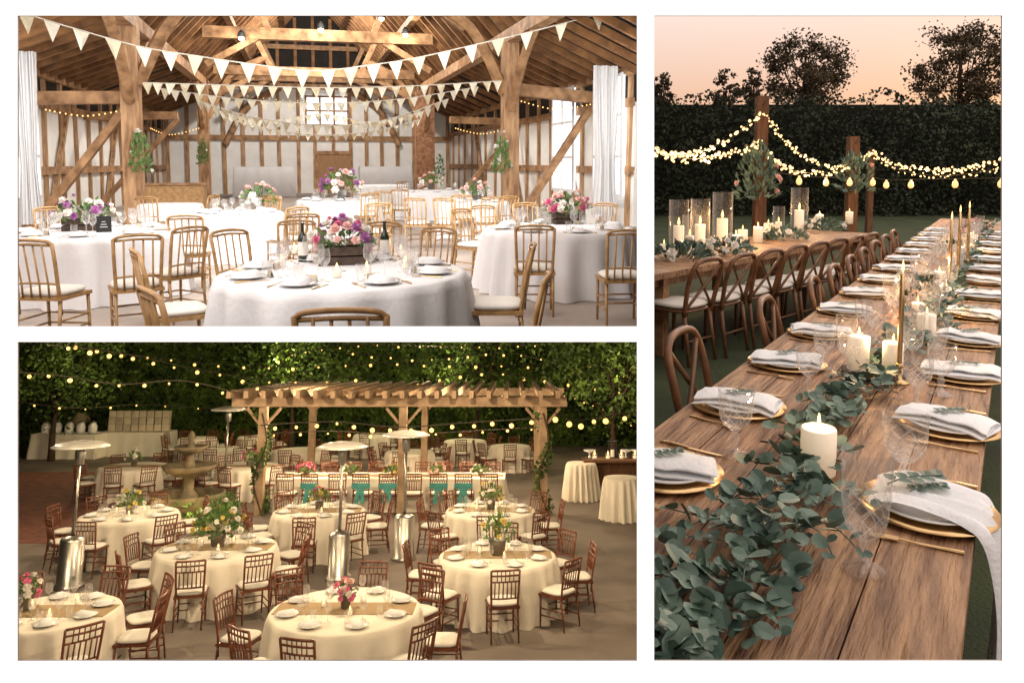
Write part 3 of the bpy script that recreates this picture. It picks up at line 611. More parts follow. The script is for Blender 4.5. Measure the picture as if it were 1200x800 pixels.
def free(p,r=.36):
    return all((p.x-a)**2+(p.y-b)**2>(r+rr)**2 for a,b,rr in OCC)
for i,(nm,u,v,w,n) in enumerate(tt):
    c=at('T',u,v,z=.75); D=w/ppm('T',c); c.z=0; TT[nm]=(c,D); OCC.append((c.x,c.y,D/2-.1))
    single('tablecloth',tablecloth(D,.9 if i in(13,14) else .75,'clothi',i+31),'clothi','ivory cloth over the '+nm,'tablecloth','T',c,R(0,6),'ivory terrace tablecloths',smooth=True)
# heaters
heat=[('tank_housing',LA('tank_housing',[(.001,0),(.22,0),(.22,.05),(.18,.06),(.18,.72),(.16,.76),(.04,.79)],'steel',28)),('pole',MB().tube([(0,0,.78),(0,0,1.92)],.027,12).mesh('pole','steel',True)),('burner',LA('burner',[(.04,1.88),(.07,1.9),(.08,2.08),(.06,2.14),(.02,2.15)],'galv',18)),('reflector',LA('reflector',[(.43,2.17),(.44,2.18),(.34,2.23),(.14,2.265),(.001,2.275),(.14,2.255),(.34,2.215),(.43,2.17)],'cap',32))]
for u,v,s,lab in((80,688,1,'steel patio heater by the left edge of the terrace'),(396,678,.97,'steel patio heater behind the front terrace table'),(473,655,1,'steel patio heater standing in the middle of the terrace'),(262,585,1.02,'steel patio heater far back by the fountain')):
    c=at('T',u,v,z=0); OCC.append((c.x,c.y,.2)); inst(heat,'patio_heater',lab,'patio heater','T',c,0,'patio heaters',s)
# pergola
y0=at('T',470,603,z=0).y; y1=y0+4.6; per=thing('pergola','brown timber pergola with slatted top over the far terrace tables','pergola','T',(0,0,0)); zb=2.45
pxs=[at('T',u,603,z=0).x for u in(303,470,637)]
for yy in(y0,y1):
    for x in pxs:
        part(per,'post',MB().bar((x,yy,0),(x,yy,zb),.18),'perg'); OCC.append((x,yy,.15))
        for s in(-1,1): part(per,'brace',MB().bar((x+s*.1,yy,zb-.4),(x+s*.4,yy,zb-.05),.06),'perg')
    xa=at('T',274,480,y=yy).x if yy==y0 else pxs[0]-.8; xb=at('T',664,480,y=yy).x if yy==y0 else pxs[2]+.8
    for dy in(-.13,.13): part(per,'beam',MB().bar((xa,yy+dy,zb+.1),(xb,yy+dy,zb+.1),.06,.22),'perg')
xa=at('T',280,480,y=y0).x; xb=at('T',652,480,y=y0).x
for k in range(20):
    x=xa+(xb-xa)*k/19; part(per,'slat',MB().bar((x,y0-.75,zb+.30),(x,y1+.6,zb+.30),.10,.17),'perg')
for x,lab in((pxs[0],'vine climbing the left pergola post'),(pxs[2],'vine climbing the right pergola post')):
    m=MB()
    for k in range(480):
        z=R(0,2.3); a=z*4+R(-1.2,1.2); rr=R(.1,.22); m.leaf((rr*math.cos(a),rr*math.sin(a),z),.11*R(.6,1.3),.6)
    t=thing('climbing_vine',lab,'vine','T',(x,y0,0),0,'vines on the pergola'); part(t,'foliage',m,'hedge'); part(t,'stem',MB().tube(cat([(.12,-.12,0),(-.12,-.13,.8),(.13,-.12,1.6),(0,-.14,2.3)],16),.02,6),'bark')
# long table
A=at('T',330,557,z=.75); B_=at('T',592,557,z=.75); c=(A+B_)/2; L=B_.x-A.x
single('tablecloth',rectcloth(L,1.0,.75,3),'clothi','ivory cloth over the long table under the pergola','tablecloth','T',(c.x,c.y,0),smooth=True); OCC.append((c.x,c.y,.1))
single('table_runner',MB().box((0,0,.76),(L*.98,.34,.006)),'burlap','burlap runner along the long table under the pergola','runner','T',(c.x,c.y,0))
for k in range(9):
    x=A.x+.35+(L-.7)*k/8
    for s,lab in((-1,'near'),(1,'far')):
        ts=s==-1 and k in(1,3,4,6,7)
        inst(CH['sash'] if ts else CH['chia'],'ladder_chair',('mahogany chair with teal sash, ' if ts else 'mahogany chair, ')+['first','second','third','fourth','fifth','sixth','seventh','eighth','ninth'][k]+' from left on '+lab+' side of the long table','chair','T',(x,c.y+s*.68,0),(0 if s<0 else PI)+R(-.15,.15),'mahogany chairs on the terrace')
        OCC.append((x,c.y+s*.68,.25))
for k in range(5):
    bouquet('T',(A.x+.6+k*(L-1.2)/4,c.y,.764),['leftmost','second','middle','fourth','rightmost'][k]+' low flowers on the long table under the pergola',.22,.18,.06,.18,[['pink','white','yellow','blush','white'][k]],12,60,bucketmb(.07,.1),'vase','galv',.055,.09)
# chairs round tables
for i,(nm,u,v,w,n) in enumerate(tt):
    c,D=TT[nm]
    for k in range(n):
        a=-PI/2+2*PI*k/n+R(-.12,.12); r=D/2+.24+R(0,.09); p=V((c.x+r*math.cos(a),c.y+r*math.sin(a),0))
        if not free(p,.2): continue
        OCC.append((p.x,p.y,.2)); inst(CH['chia'],'ladder_chair','mahogany chair at the '+side(math.cos(a),math.sin(a))+' of the '+nm,'chair','T',p,face(-math.cos(a),-math.sin(a))+R(-.25,.25),'mahogany chairs on the terrace',.97)
    if i<9:
        if i!=3: single('table_runner',MB().box((0,0,0),(D*.93,.42,.005)),'burlap','burlap runner across the '+nm,'runner','T',(c.x,c.y,.757),R(-.1,.1)+(.1 if i==0 else 0),'burlap runners')
    if i<7:
        settings('T',nm,c,D,8,PI/8,2,'on the terrace',.761)
        for j in range(3):
            a=.9+j*2.1; inst(VOT,'votive_candle','lit votive candle '+('right','left','front')[j]+' of the flowers on the '+nm,'candle','T',(c.x+.27*math.cos(a),c.y+.27*math.sin(a),.761),0,'votive candles')
def tc(i): return TT[tt[i][0]][0]
bq=[(0,'pink and white flowers in a small pail on the front terrace table',.14,.1,.15,['pink','blush','white'],7,30,.05,.07,.07,.2,0),(1,'big green and white bouquet in a pail on the terrace',.36,.17,.44,['white','yellow'],14,220,.055,.12,.12,.18,8),(2,'loose twiggy yellow green flowers in a metal bucket',.24,.17,.38,['yellow','white'],8,80,.045,.1,.13,.2,14),(3,'yellow green flowers on the left terrace table by the heater',.22,.12,.3,['yellow','white'],9,70,.05,.1,.08,.14,4),(4,'pink flowers on the terrace table left of the middle heater',.22,.12,.24,['pink','yellow'],9,60,.05,.1,.08,.14,0),(5,'white and green flowers on the terrace table right of the middle heater',.24,.14,.3,['white','yellow'],9,70,.05,.1,.09,.15,4),(6,'pink flowers on the cropped terrace table at lower left',.16,.12,.2,['pink','white'],8,50,.05,.08,.08,.14,0),(7,'small flowers on the far left terrace table',.2,.12,.25,['white'],10,50,.06,.1,.08,.14,0),(8,'small flowers on the far table by the fountain',.2,.12,.25,['pink'],10,50,.06,.1,.08,.14,0)]
for i,lab,rx,h0,hh,cols,nf,nl,fs_,ls_,br,bh,tw in bq:
    c=tc(i); bouquet('T',(c.x-(.35 if i==6 else .0),c.y,.762),lab,rx,rx,h0+.03,hh,cols,nf,nl,bucketmb(br,bh),'bucket','galv',fs_,ls_,tw)
# fountain
FC=c=at('T',219,598,z=0); OCC.append((c.x,c.y,.8)); fo=thing('fountain','three tier weathered stone fountain on the terrace','fountain','T',c,s=1.15)
part(fo,'pool',MB().lathe([(.001,.1),(.62,.1),(.66,.34),(.74,.36),(.74,.30),(.70,.0),(.0,.0)],32),'stone',smooth=True)
part(fo,'pedestal',MB().lathe([(.18,.1),(.2,.3),(.11,.4),(.1,.6),(.14,.68)],18),'stone',smooth=True)
part(fo,'lower_bowl',MB().lathe([(.06,.64),(.3,.7),(.5,.82),(.55,.9),(.53,.92),(.4,.84),(.001,.8)],32),'stone',smooth=True)
part(fo,'stem',MB().lathe([(.1,.8),(.12,.9),(.07,1.0),(.07,1.12)],16),'stone',smooth=True)
part(fo,'upper_bowl',MB().lathe([(.04,1.1),(.2,1.15),(.34,1.26),(.33,1.29),(.2,1.22),(.001,1.2)],28),'stone',smooth=True)
part(fo,'finial',MB().lathe([(.06,1.2),(.08,1.3),(.04,1.38),(.09,1.46),(.05,1.55),(.001,1.6)],16),'stone',smooth=True)
m=MB()
for k in range(500):
    a=R(0,6.3); rr=R(.85,1.25); m.leaf((rr*math.cos(a),rr*math.sin(a),R(.02,.45)*(1.4-rr)*1.8),.14*R(.6,1.2),.5)
single('flower_bed',m,'leaf','ring of green plants round the foot of the fountain','plants','T',c,kind='stuff')
# favour tables at left
for i,(u0,u1,v,lab) in enumerate(((42,118,536,'ivory draped favour table at far left of the terrace'),(122,200,533,'ivory draped favour table stacked with boxes'))):
    A=at('T',u0,v,z=0); B_=at('T',u1,v,z=0); c=(A+B_)/2; c.z=0
    single('tablecloth',rectcloth(B_.x-A.x,.9,.85,i+7),'clothi',lab,'tablecloth','T',c,0,'favour table cloths',smooth=True)
    if i:
        for r_ in range(3):
            for k in range(8): single('favour_box',MB().box((0,0,.12),(.24,.2,.23)),'box','pale favour box, '+['first','second','third','fourth','fifth','sixth','seventh','eighth'][k]+' from left, '+['bottom','middle','top'][r_]+' row of the stack','box','T',(c.x-.98+k*.28,c.y,.857+r_*.242),R(-.1,.1),'favour boxes')
    else:
        for k in range(5): inst([('jar',LA('jar',[(.001,0),(.13,0),(.15,.1),(.15,.25),(.1,.32),(.1,.35),(.001,.35)],'porc',14)),('lid',LA('lid',[(.11,.35),(.11,.38),(.02,.41),(.001,.44)],'galv',14))],'jar','lidded jar, '+['first','second','third','fourth','fifth'][k]+' from left on the favour table','jar','T',(c.x-.9+k*.42,c.y,.857),0,'favour table jars')
        t=thing('urn','dark round urn standing among the favour table jars','urn','T',(c.x+.15,c.y+.25,.857)); part(t,'body',MB().lathe([(.12,0),(.1,.1),(.22,.3),(.25,.5),(.15,.62),(.17,.66)],18),'stone',smooth=True); part(t,'handle',MB().tube(cat([(.2,0,.3),(.36,0,.45),(.18,0,.62)],8),.02,6),'stone')
# dessert bar at right
c=at('T',722,582,z=0); t=thing('dessert_table','dark rustic dessert table by the right edge of the terrace','table','T',c)
part(t,'top',MB().box((0,0,.93),(1.7,.7,.06)),'post')
for sx in(-.7,.7): part(t,'leg',MB().box((sx,0,.45),(.12,.6,.9)),'post')
part(t,'panel',MB().box((0,.05,.5),(1.3,.05,.75)),'post')
for k in range(4): inst(VOT,'votive_candle','lit candle, '+['first','second','third','fourth'][k]+' from left on the dessert table','candle','T',(c.x-.55+k*.35,c.y-.1,.961),0,'dessert table candles',2)
t=thing('lantern','dark framed lantern on the dessert table','lantern','T',(c.x-.05,c.y+.18,.961)); m=MB()
for sx in(-.1,.1):
    for sy in(-.1,.1): m.box((sx,sy,.2),(.02,.02,.4))
m.box((0,0,.01),(.24,.24,.02)); m.box((0,0,.41),(.24,.24,.02)); part(t,'frame',m,'black'); part(t,'candle',MB().lathe([(.05,.02),(.05,.2),(.001,.2)],12),'wax')
for k,dx in enumerate((-.65,.3,.6)):
    inst([('bowl',LA('bowl',[(.05,0),(.05,.02),(.02,.04),(.02,.12),(.16,.18),(.17,.2),(.001,.17)],'porc',20))],'cake_stand','white cake stand, '+['first','second','third'][k]+' from left on the dessert table','cake stand','T',(c.x+dx,c.y+.15,.961),0,'dessert table cake stands')
# string lights
def pt(l): return [at('T',u,v,y=y) for u,v,y in l]
S=[([(18,436,14),(72,440,15),(140,450,16),(215,446,17),(285,462,18)],9,1.0,'string lights dropping from the left edge to the pergola'),
 ([(60,404,16),(143,414,18),(230,432,20),(330,446,22),(440,440,24)],13,1.2,'string lights crossing above the left heaters'),
 ([(70,401,20),(190,420,22),(320,430,24),(460,425,25),(600,428,26),(746,424,26)],22,1.2,'longest string lights high along the hedge'),
 ([(285,448,18),(370,462,20),(470,452,22),(560,436,24),(650,446,25),(746,462,26)],17,1.2,'string lights crossing over the pergola slats'),
 ([(305,498,17.3),(390,494,17.6),(470,500,17.3),(560,494,17.6),(636,490,17.3)],14,1.25,'string lights hung under the front beam of the pergola'),
 ([(640,478,18),(672,492,18.5),(705,488,19),(746,482,19)],6,1.6,'string lights at the right of the pergola'),
 ([(300,508,21),(390,505,21),(470,509,21),(560,504,21),(640,500,21)],12,1.0,'string lights hung under the rear beam of the pergola'),
 ([(18,470,24),(90,478,25),(170,474,26),(260,480,27)],7,.9,'string lights low along the left hedge'),
 ([(400,412,27),(500,420,27),(600,414,28),(700,440,28),(746,436,28)],18,.95,'string lights highest on the right of the hedge'),
 ([(560,470,28),(610,458,28),(680,468,28),(746,500,28)],18,.65,'string lights tangled in the right hedge'),
 ([(330,416,26),(420,404,27),(540,406,28),(640,404,28)],14,.8,'small string lights among the topmost leaves')]
for l,n,s,lab in S: strand('T',pt(l),n,BULB,lab,'festoon lights over the terrace',.012,sc_=s,jit=.03)
# =================================================================== GARDEN AT DUSK
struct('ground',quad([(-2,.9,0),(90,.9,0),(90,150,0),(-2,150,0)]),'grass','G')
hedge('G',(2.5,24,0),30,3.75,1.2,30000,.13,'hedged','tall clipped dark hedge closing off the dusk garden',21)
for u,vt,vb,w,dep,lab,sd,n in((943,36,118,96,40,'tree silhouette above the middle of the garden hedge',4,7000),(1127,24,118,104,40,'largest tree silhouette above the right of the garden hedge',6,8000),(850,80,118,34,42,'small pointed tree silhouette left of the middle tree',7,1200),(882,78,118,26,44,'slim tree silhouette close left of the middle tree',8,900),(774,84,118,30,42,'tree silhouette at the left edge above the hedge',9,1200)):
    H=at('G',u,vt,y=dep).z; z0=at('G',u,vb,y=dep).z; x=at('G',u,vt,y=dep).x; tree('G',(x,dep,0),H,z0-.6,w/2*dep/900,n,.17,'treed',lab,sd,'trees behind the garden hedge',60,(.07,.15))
th=math.atan(590/900); d=V((math.sin(th),math.cos(th),0)); nn=V((d.y,-d.x,0)); ZT=.76
def sn(s,n,z=ZT): return d*s+nn*n+V((0,0,z))
S0,S1=1.3,14.5
tb=thing('dining_table','long rustic plank dining table running away through the dusk garden','table','G',(0,0,0),-th)
m=MB(); nP=5; W0,W1=-1.02,-.045
for k in range(nP):
    a=W0+(W1-W0)*k/nP; b=W0+(W1-W0)*(k+1)/nP-.004
    m.box(((a+b)/2,(S0+S1)/2,ZT-.025+R(-.001,.001)),(b-a,S1-S0,.05))
part(tb,'table_top',m,'plank')
for s in(2.6,6,9.5,13):
    for n in(-.9,-.17): part(tb,'leg',MB().box((n,s,.35),(.09,.09,.7)),'plank')
part(tb,'apron',MB().box((-.53,(S0+S1)/2+.1,.67),(.75,S1-S0-.4,.08)),'plank')
# second table
A=at('G',762,323,z=ZT); B_=at('G',1030,274,z=ZT); e=(B_-A).normalized(); f=V((-e.y,e.x,0)); ang=math.atan2(e.y,e.x); L2=(B_-A).length
t=thing('dining_table','second plank dining table lined with candles behind the row of chairs','table','G',(A.x,A.y,0),ang)
m=MB()
for k in range(5): m.box((L2/2,.1+k*.2,ZT-.025),(L2,.196,.05))
part(t,'table_top',m,'plank'); part(t,'apron',MB().box((L2/2,.5,ZT-.1),(L2-.3,.7,.1)),'plank')
for x in(.4,L2/2,L2-.4):
    for y in(.15,.85): part(t,'leg',MB().box((x,y,.36),(.09,.09,.72)),'plank')
ORD=['first','second','third','fourth','fifth','sixth','seventh','eighth','ninth','tenth','eleventh','twelfth','thirteenth','fourteenth']
# chairs of the near table
for k,(u,v) in enumerate(((800,389),(899,350),(955,326),(978,312),(998,301),(1013,292),(1026,284),(1038,277),(1048,271))):
    q=at('G',u,v,z=.89); rz=face(nn.x,nn.y)+R(-.08,.08)
    inst(CH['cross'],'cross_back_chair','cross back wooden chair, '+ORD[k]+' from the camera along the left of the near table','chair','G',(q.x+nn.x*.29,q.y+nn.y*.29,0),rz,'cross back chairs at the near table')
for k,(u,v) in enumerate(((832,303),(872,298),(906,293),(935,288),(961,284),(984,280),(1004,277),(1021,274))):
    q=at('G',u,v,z=.89); inst(CH['cross'],'cross_back_chair','cross back wooden chair with pale cushion, '+ORD[k]+' from left at the second table','chair','G',(q.x+f.x*.29,q.y+f.y*.29,0),ang+R(-.1,.1),'cross back chairs at the second table')
# place settings
def drape(path,w,wave=.006,n=9,fan=0):
    P=cat(path,30); vs=[];fs=[]; dd=[(P[min(i+1,29)]-P[max(i-1,0)]).normalized() for i in range(30)]
    for i,q in enumerate(P):
        a=V((0,1,0)); nrm=dd[i].cross(a); wv=wave*(.5+1.6*i/29)
        for j in range(n):
            x=(j/(n-1)-.5); vs.append(q+a*x*w*(1+fan*i/29+.05*math.sin(i*.5))-nrm*(wv*math.sin(j*1.5+i*.12)+wv*.5*math.sin(j*2.6+i*.1)))
    for i in range(29):
        for j in range(n-1): fs.append((i*n+j,i*n+j+1,(i+1)*n+j+1,(i+1)*n+j))
    return MB().add(vs,fs)
def nap2(ph):
    # soft cloth folded in three, laid over the plate, edges drooping
    m=MB(); vs=[];fs=[]; nx=19
    prof=[(-.085,.003),(-.092,.007),(-.085,.011),(-.03,.013),(.03,.011),(.078,.011),(.088,.015),(.08,.019),(.02,.022),(-.03,.020),(-.07,.020),(-.08,.024),(-.07,.028),(-.02,.034),(.04,.031),(.078,.025),(.082,.021)]
    for i in range(nx):
        y=(i/(nx-1)-.5)*.28; u_=abs(2*i/(nx-1)-1); droop=-.012*max(0,u_-.75)*4
        for k,(x,z) in enumerate(prof): vs.append((x*(1-.10*math.sin(u_*2.2+ph))+.012*math.sin(y*16+ph),y+.006*math.sin(k*.9+ph),z+droop*(.4+z*10)+.004*math.sin(i*.8+x*42+ph)*(z/.03)))
    P_=len(prof)
    for i in range(nx-1):
        for k in range(P_-1): fs.append((i*P_+k,i*P_+k+1,(i+1)*P_+k+1,(i+1)*P_+k))
    return m.add(vs,fs)
NAP2=[[('napkin',nap2(ph).mesh('napkin','clothb',True))] for ph in(0,1.4,3.1)]
def sprig():
    m=MB(); m.tube(cat([(-.05,0,.004),(0,.01,.008),(.06,-.005,.012)],8),.0016,5)
    for k in range(9):
        x=-.04+k*.012; m.rleaf((x,.003,.008),.026,(R(.2,.8),(-1)**k,.2),(0,0,1))
    return m.mesh('sprig','euc')
SPRIG=[('eucalyptus_sprig',sprig())]
for sd,n0,s0,st,cnt in(('left',-.845,2.12,.735,14),('right',-.165,2.27,.77,13)):
    for k in range(cnt):
        s=s0+st*k; p=sn(s,n0,ZT); o=ORD[k]+' setting on the '+sd+' of the near table'; rz=-th
        inst(CHARG,'charger_plate','gold rimmed charger of the '+o,'charger plate','G',p+V((0,0,.001)),0,'gold charger plates')
        inst(DPLATE,'dinner_plate','white dinner plate of the '+o,'plate','G',p+V((0,0,.0085)),0,'dinner plates')
        if not(sd=='right' and k==0): inst(NAP2[k%3],'napkin','pale blue folded napkin of the '+o,'napkin','G',p+V((0,0,.020)),rz+PI/2+R(-.3,.3)+(.3 if sd=='left' else -.2),'folded napkins',1.05)
        if k<6:
            inst(SPRIG,'eucalyptus_sprig','eucalyptus sprig on the napkin of the '+o,'sprig','G',p+V((0,0,.055)),rz+R(0,1),'eucalyptus sprigs')
            q=sn(s-.22,n0+(-.02 if sd=='left' else 0),ZT+.001); inst(FORK,'fork','gold fork of the '+o,'fork','G',q,rz+(PI/2+.15)*(-1 if sd=='left' else 1)+R(-.2,.2),'gold forks')
            q=sn(s+.23,n0,ZT+.001); inst(KNIFE,'knife','gold knife of the '+o,'knife','G',q,rz+(PI/2)*(-1 if sd=='left' else 1)+R(-.1,.1),'gold knives')
        if k>1:
            inst(GOB if k%2 else GOB2,'goblet','cut glass goblet of the '+o,'goblet','G',sn(s+.12,n0+(.23 if sd=='left' else -.2),ZT+.001),0,'cut glass goblets',1.2)
            inst(GOB,'goblet','shorter glass goblet of the '+o,'goblet','G',sn(s-.02,n0+(.27 if sd=='left' else -.25),ZT+.001),0,'short goblets',1.15)
# long napkin hanging off the near right setting
p=sn(2.27,-.165,0); t=single('napkin',drape([(-.13,.0,ZT+.03),(-.06,0,ZT+.055),(.03,0,ZT+.05),(.10,0,ZT+.04),(.14,0,ZT+.02),(.165,0,ZT-.05),(.18,.0,ZT-.2),(.17,0,ZT-.46)],.2,.008,17,.45),'clothb','long pale blue napkin trailing off the table edge at lower right','napkin','G',(p.x,p.y,0),-th,smooth=True)
inst(SPRIG,'eucalyptus_sprig','dark green sprig on the trailing napkin at lower right','sprig','G',sn(2.27,-.2,ZT+.068),-th+.8,'eucalyptus sprigs',1.5)
for u,v,pr,lab,s in((1012,668,GOB2,'tallest cut crystal glass beside the near pillar candle',1.42),(1058,577,GOB,'cut glass goblet behind the tallest crystal glass',1.4),(861,533,GOB,'cut glass goblet in front of the second left setting',1.3),(947,462,GOB,'cut glass goblet in front of the third left setting',1.2),(1074,476,GOB,'cut glass goblet right of the gold taper',1.25),(1102,462,GOB,'cut glass goblet nearest the second right setting',1.25),(1012,392,GOB,'cut glass goblet behind the candle tray',1.15),(1098,425,GOB2,'slim cut glass goblet left of the third right setting',1.1),(965,432,GOB,'cut glass goblet left of the candle tray',1.1)):
    inst(pr,'goblet',lab,'goblet','G',at('G',u,v,z=ZT+.001),R(0,3),'cut glass goblets',s)
# candles
CL=[]
c=at('G',958,553,z=ZT+.002); inst(P_BIG,'pillar_candle','nearest white pillar candle set among the eucalyptus','candle','G',c,0,'pillar candles',1.1); CL.append((c+V((0,0,.175)),1.8))
cp=at('G',1024,440,z=ZT); t=thing('candle_tray','dark round wooden tray under two pillar candles','tray','G',cp); part(t,'tray',MB().lathe([(.001,0),(.125,0),(.135,.02),(.125,.022),(.001,.016)],32),'crate',smooth=True)
inst(P_TALL,'pillar_candle','left pillar candle on the dark tray','candle','G',cp+V((-.055,.035,.017)),0,'pillar candles',1.08); inst(P_TALL,'pillar_candle','right pillar candle on the dark tray','candle','G',cp+V((.06,-.04,.017)),0,'pillar candles'); CL.append((cp+V((0,0,.2)),3))
for u,v,s,lab in((1053,448,1.1,'tall gold taper candle behind the dark tray'),(1112,338,1.2,'gold taper candle farther along the near table'),(1122,328,1.25,'gold taper candle right of the farther taper'),(1133,316,1.25,'gold taper candle farthest along the near table')): inst(TAPER,'taper_candle',lab,'candle','G',at('G',u,v,z=ZT+.002),0,'gold taper candles',s)
for k,(u,v) in enumerate(((1075,372),(1100,338),(1118,312),(1085,395),(1130,300),(1140,288),(1108,352))):
    c=at('G',u,v,z=ZT+.002); inst(P_BIG if k%2 else P_SM,'pillar_candle','white pillar candle among the greenery, '+ORD[k]+' of the far group','candle','G',c,0,'pillar candles')
    if k in(0,1,4): CL.append((c+V((0,0,.2)),6))
# garland
path=[at('G',u,v,z=ZT) for u,v in((785,800),(830,735),(885,668),(925,605),(945,550),(968,500),(1005,462),(1052,420),(1085,385),(1108,352),(1124,325),(1138,300),(1150,278),(1158,262))]
gp=cat(path,220); ga=thing('eucalyptus_garland','long eucalyptus garland trailing down the middle of the near table','garland','G',path[0]); m=MB(); O=path[0]
def spray(base,direc,ln,lsz,np,rise=1):
    lift=R(.2,1.3)*rise; side_=direc.cross(V((0,0,1)))*R(-.35,.35); pts=[base+direc*ln*t+side_*ln*t*t+V((0,0,.010+.035*math.sin(t*2.6)*lift)) for t in(0,.25,.5,.75,1)]; P=cat(pts,np); m.tube([q-O for q in P],.0018,4)
    tang=(pts[-1]-pts[0]).normalized(); sd=tang.cross(V((0,0,1))).normalized()
    for i,q in enumerate(P):
        for s in(-1,1):
            if R(0,1)<.2: continue
            dd=tang*R(.2,.7)+sd*s*R(.6,1.1)+V((0,0,R(-.1,.8))); m.rleaf(q-O+V((0,0,.004)),lsz*R(.45,1.45)*(1.1-.05*i),dd,V((R(-1.1,1.1),R(-1.1,1.1),1)))
for i in range(0,218):
    q=gp[i]; tan=(gp[min(i+1,219)]-gp[max(i-1,0)]).normalized(); sd=tan.cross(V((0,0,1)))
    near=i<66
    if near and i%4==3: continue
    an=R(-1.4,1.4); direc=(-tan*math.cos(an)+sd*math.sin(an)).normalized(); wd=.10 if near else .06
    b=q+sd*R(-wd,wd)+V((0,0,R(0,.03))); spray(b,direc,R(.07,.2) if near else R(.07,.15),.044,6 if near else 5)
    if near and i<50 and i%5==0:
        an=R(.9,1.9); direc=(-tan*math.cos(an)-sd*math.sin(an)).normalized(); spray(q,direc,R(.2,.36),.044,9,.5)
part(ga,'foliage',m,'euc')
for k,(u,v,c) in enumerate(((1080,350,'white'),(1118,300,'white'),(1140,272,'blush'))):
    bouquet('G',at('G',u,v,z=ZT+.01),'cluster of pale flowers, '+ORD[k]+' along the far garland',.16,.16,.03,.14,[c],14,50,None,'','',.035,.06,group='garland flowers',lm='euc')
# second table decor
for k,(u,v,s,lab) in enumerate(((795,292,1.0,'clear hurricane vase with candle, leftmost on the second table'),(820,290,1.0,'hurricane vase with candle, second from left'),(846,284,1.1,'tall hurricane vase with candle before the post'),(936,270,1.1,'hurricane vase with candle right of the post'),(808,298,.75,'short hurricane vase with candle near the flowers'),(912,276,.7,'short hurricane vase with candle just right of the post'))):
    c=at('G',u,v,z=ZT+.002); inst(HURR,'hurricane_vase',lab,'vase','G',c,0,'hurricane vases',s*1.15)
    if k in(1,3): CL.append((c+V((0,0,.36)),6))
for k,(u,v) in enumerate(((870,288),(888,284),(900,279),(960,266),(995,262),(862,296),(778,300),(833,296))):
    c=at('G',u,v,z=ZT+.002); inst(P_TALL if k<6 else P_SM,'pillar_candle','glowing pillar candle on the second table, '+ORD[k]+' of its loose candles','candle','G',c,0,'second table candles',1.3)
    if k in(1,3,5): CL.append((c+V((0,0,.26)),8))
for k,(u,v) in enumerate(((797,304),(850,298),(915,281),(965,270))): bouquet('G',at('G',u,v,z=ZT+.002),'low white flowers and greenery on the second table, '+ORD[k]+' from left',.3,.16,.02,.15,['white'],9,130,None,'','',.05,.09,group='second table flowers',lm='euc')
# posts and lights
for u,vt,yy,w,lab in((893,113,10.6,.15,'tall timber post holding the string lights, nearer one'),(1000,160,13.5,.17,'timber post holding the string lights, farther one'),(1021,176,14.2,.1,'short timber post where the string lights meet')):
    q=at('G',u,vt,y=yy); t=thing('post',lab,'post','G',(q.x,yy,0),0,'light posts'); part(t,'shaft',MB().bar((0,0,0),(0,0,q.z),w),'post'); part(t,'hook',MB().tube([(0,-w/2,q.z-.12),(0,-w/2-.05,q.z-.12),(0,-w/2-.05,q.z-.06)],.008,5),'cord')
bouquet('G',at('G',886,234,y=10.4),'foliage and pale flowers tied to the nearer light post',.28,.2,0,.8,['blush'],7,190,None,'','',.06,.13,group='post foliage',lm='euc')
bouquet('G',at('G',1000,224,y=13.3),'foliage tied to the farther light post',.34,.2,0,.7,['blush'],5,160,None,'','',.06,.13,group='post foliage',lm='euc')
def pg(l): return [at('G',u,v,y=y) for u,v,y in l]
for l,n,s,lab,jj in(([(892,132,10.5),(862,158,10),(825,176,9.6),(790,182,9.2),(762,168,9)],80,1,'fairy lights from the post top sagging to the left edge',.04),
 ([(892,168,10.5),(860,180,10),(820,186,9.6),(790,184,9.3),(762,178,9)],98,1,'lower fairy lights from the post to the left edge',.055),
 ([(894,132,10.5),(908,152,11),(935,178,12),(970,196,13),(1000,193,13.6),(1021,178,14)],80,1.1,'fairy lights sagging from the nearer post to the farther post',.04),
 ([(894,176,10.5),(910,192,11),(940,202,12),(980,200,13),(1021,180,14)],84,1.1,'lower fairy lights between the two light posts',.05),
 ([(1021,178,14),(1050,192,13),(1090,199,12),(1135,197,11.5),(1180,186,11)],90,1.1,'fairy lights from the farther post to the right edge',.04),
 ([(1021,182,14),(1055,200,13.4),(1100,206,12.6),(1140,203,12),(1180,196,11.4)],60,.8,'fainter fairy lights low on the right',.05)):
    strand('G',pg(l),n,BULBG,lab,'garden fairy lights',.006,sc_=s,jit=jj)
strand('G',pg([(893,200,10.6),(948,207,11.6),(983,208,12.2),(1020,208,12.6),(1042,211,12.4),(1085,210,12),(1164,209,11),(1185,208,10.6)]),8,BULBL,'row of large hanging globe bulbs across the garden','garden globe bulbs',.006)
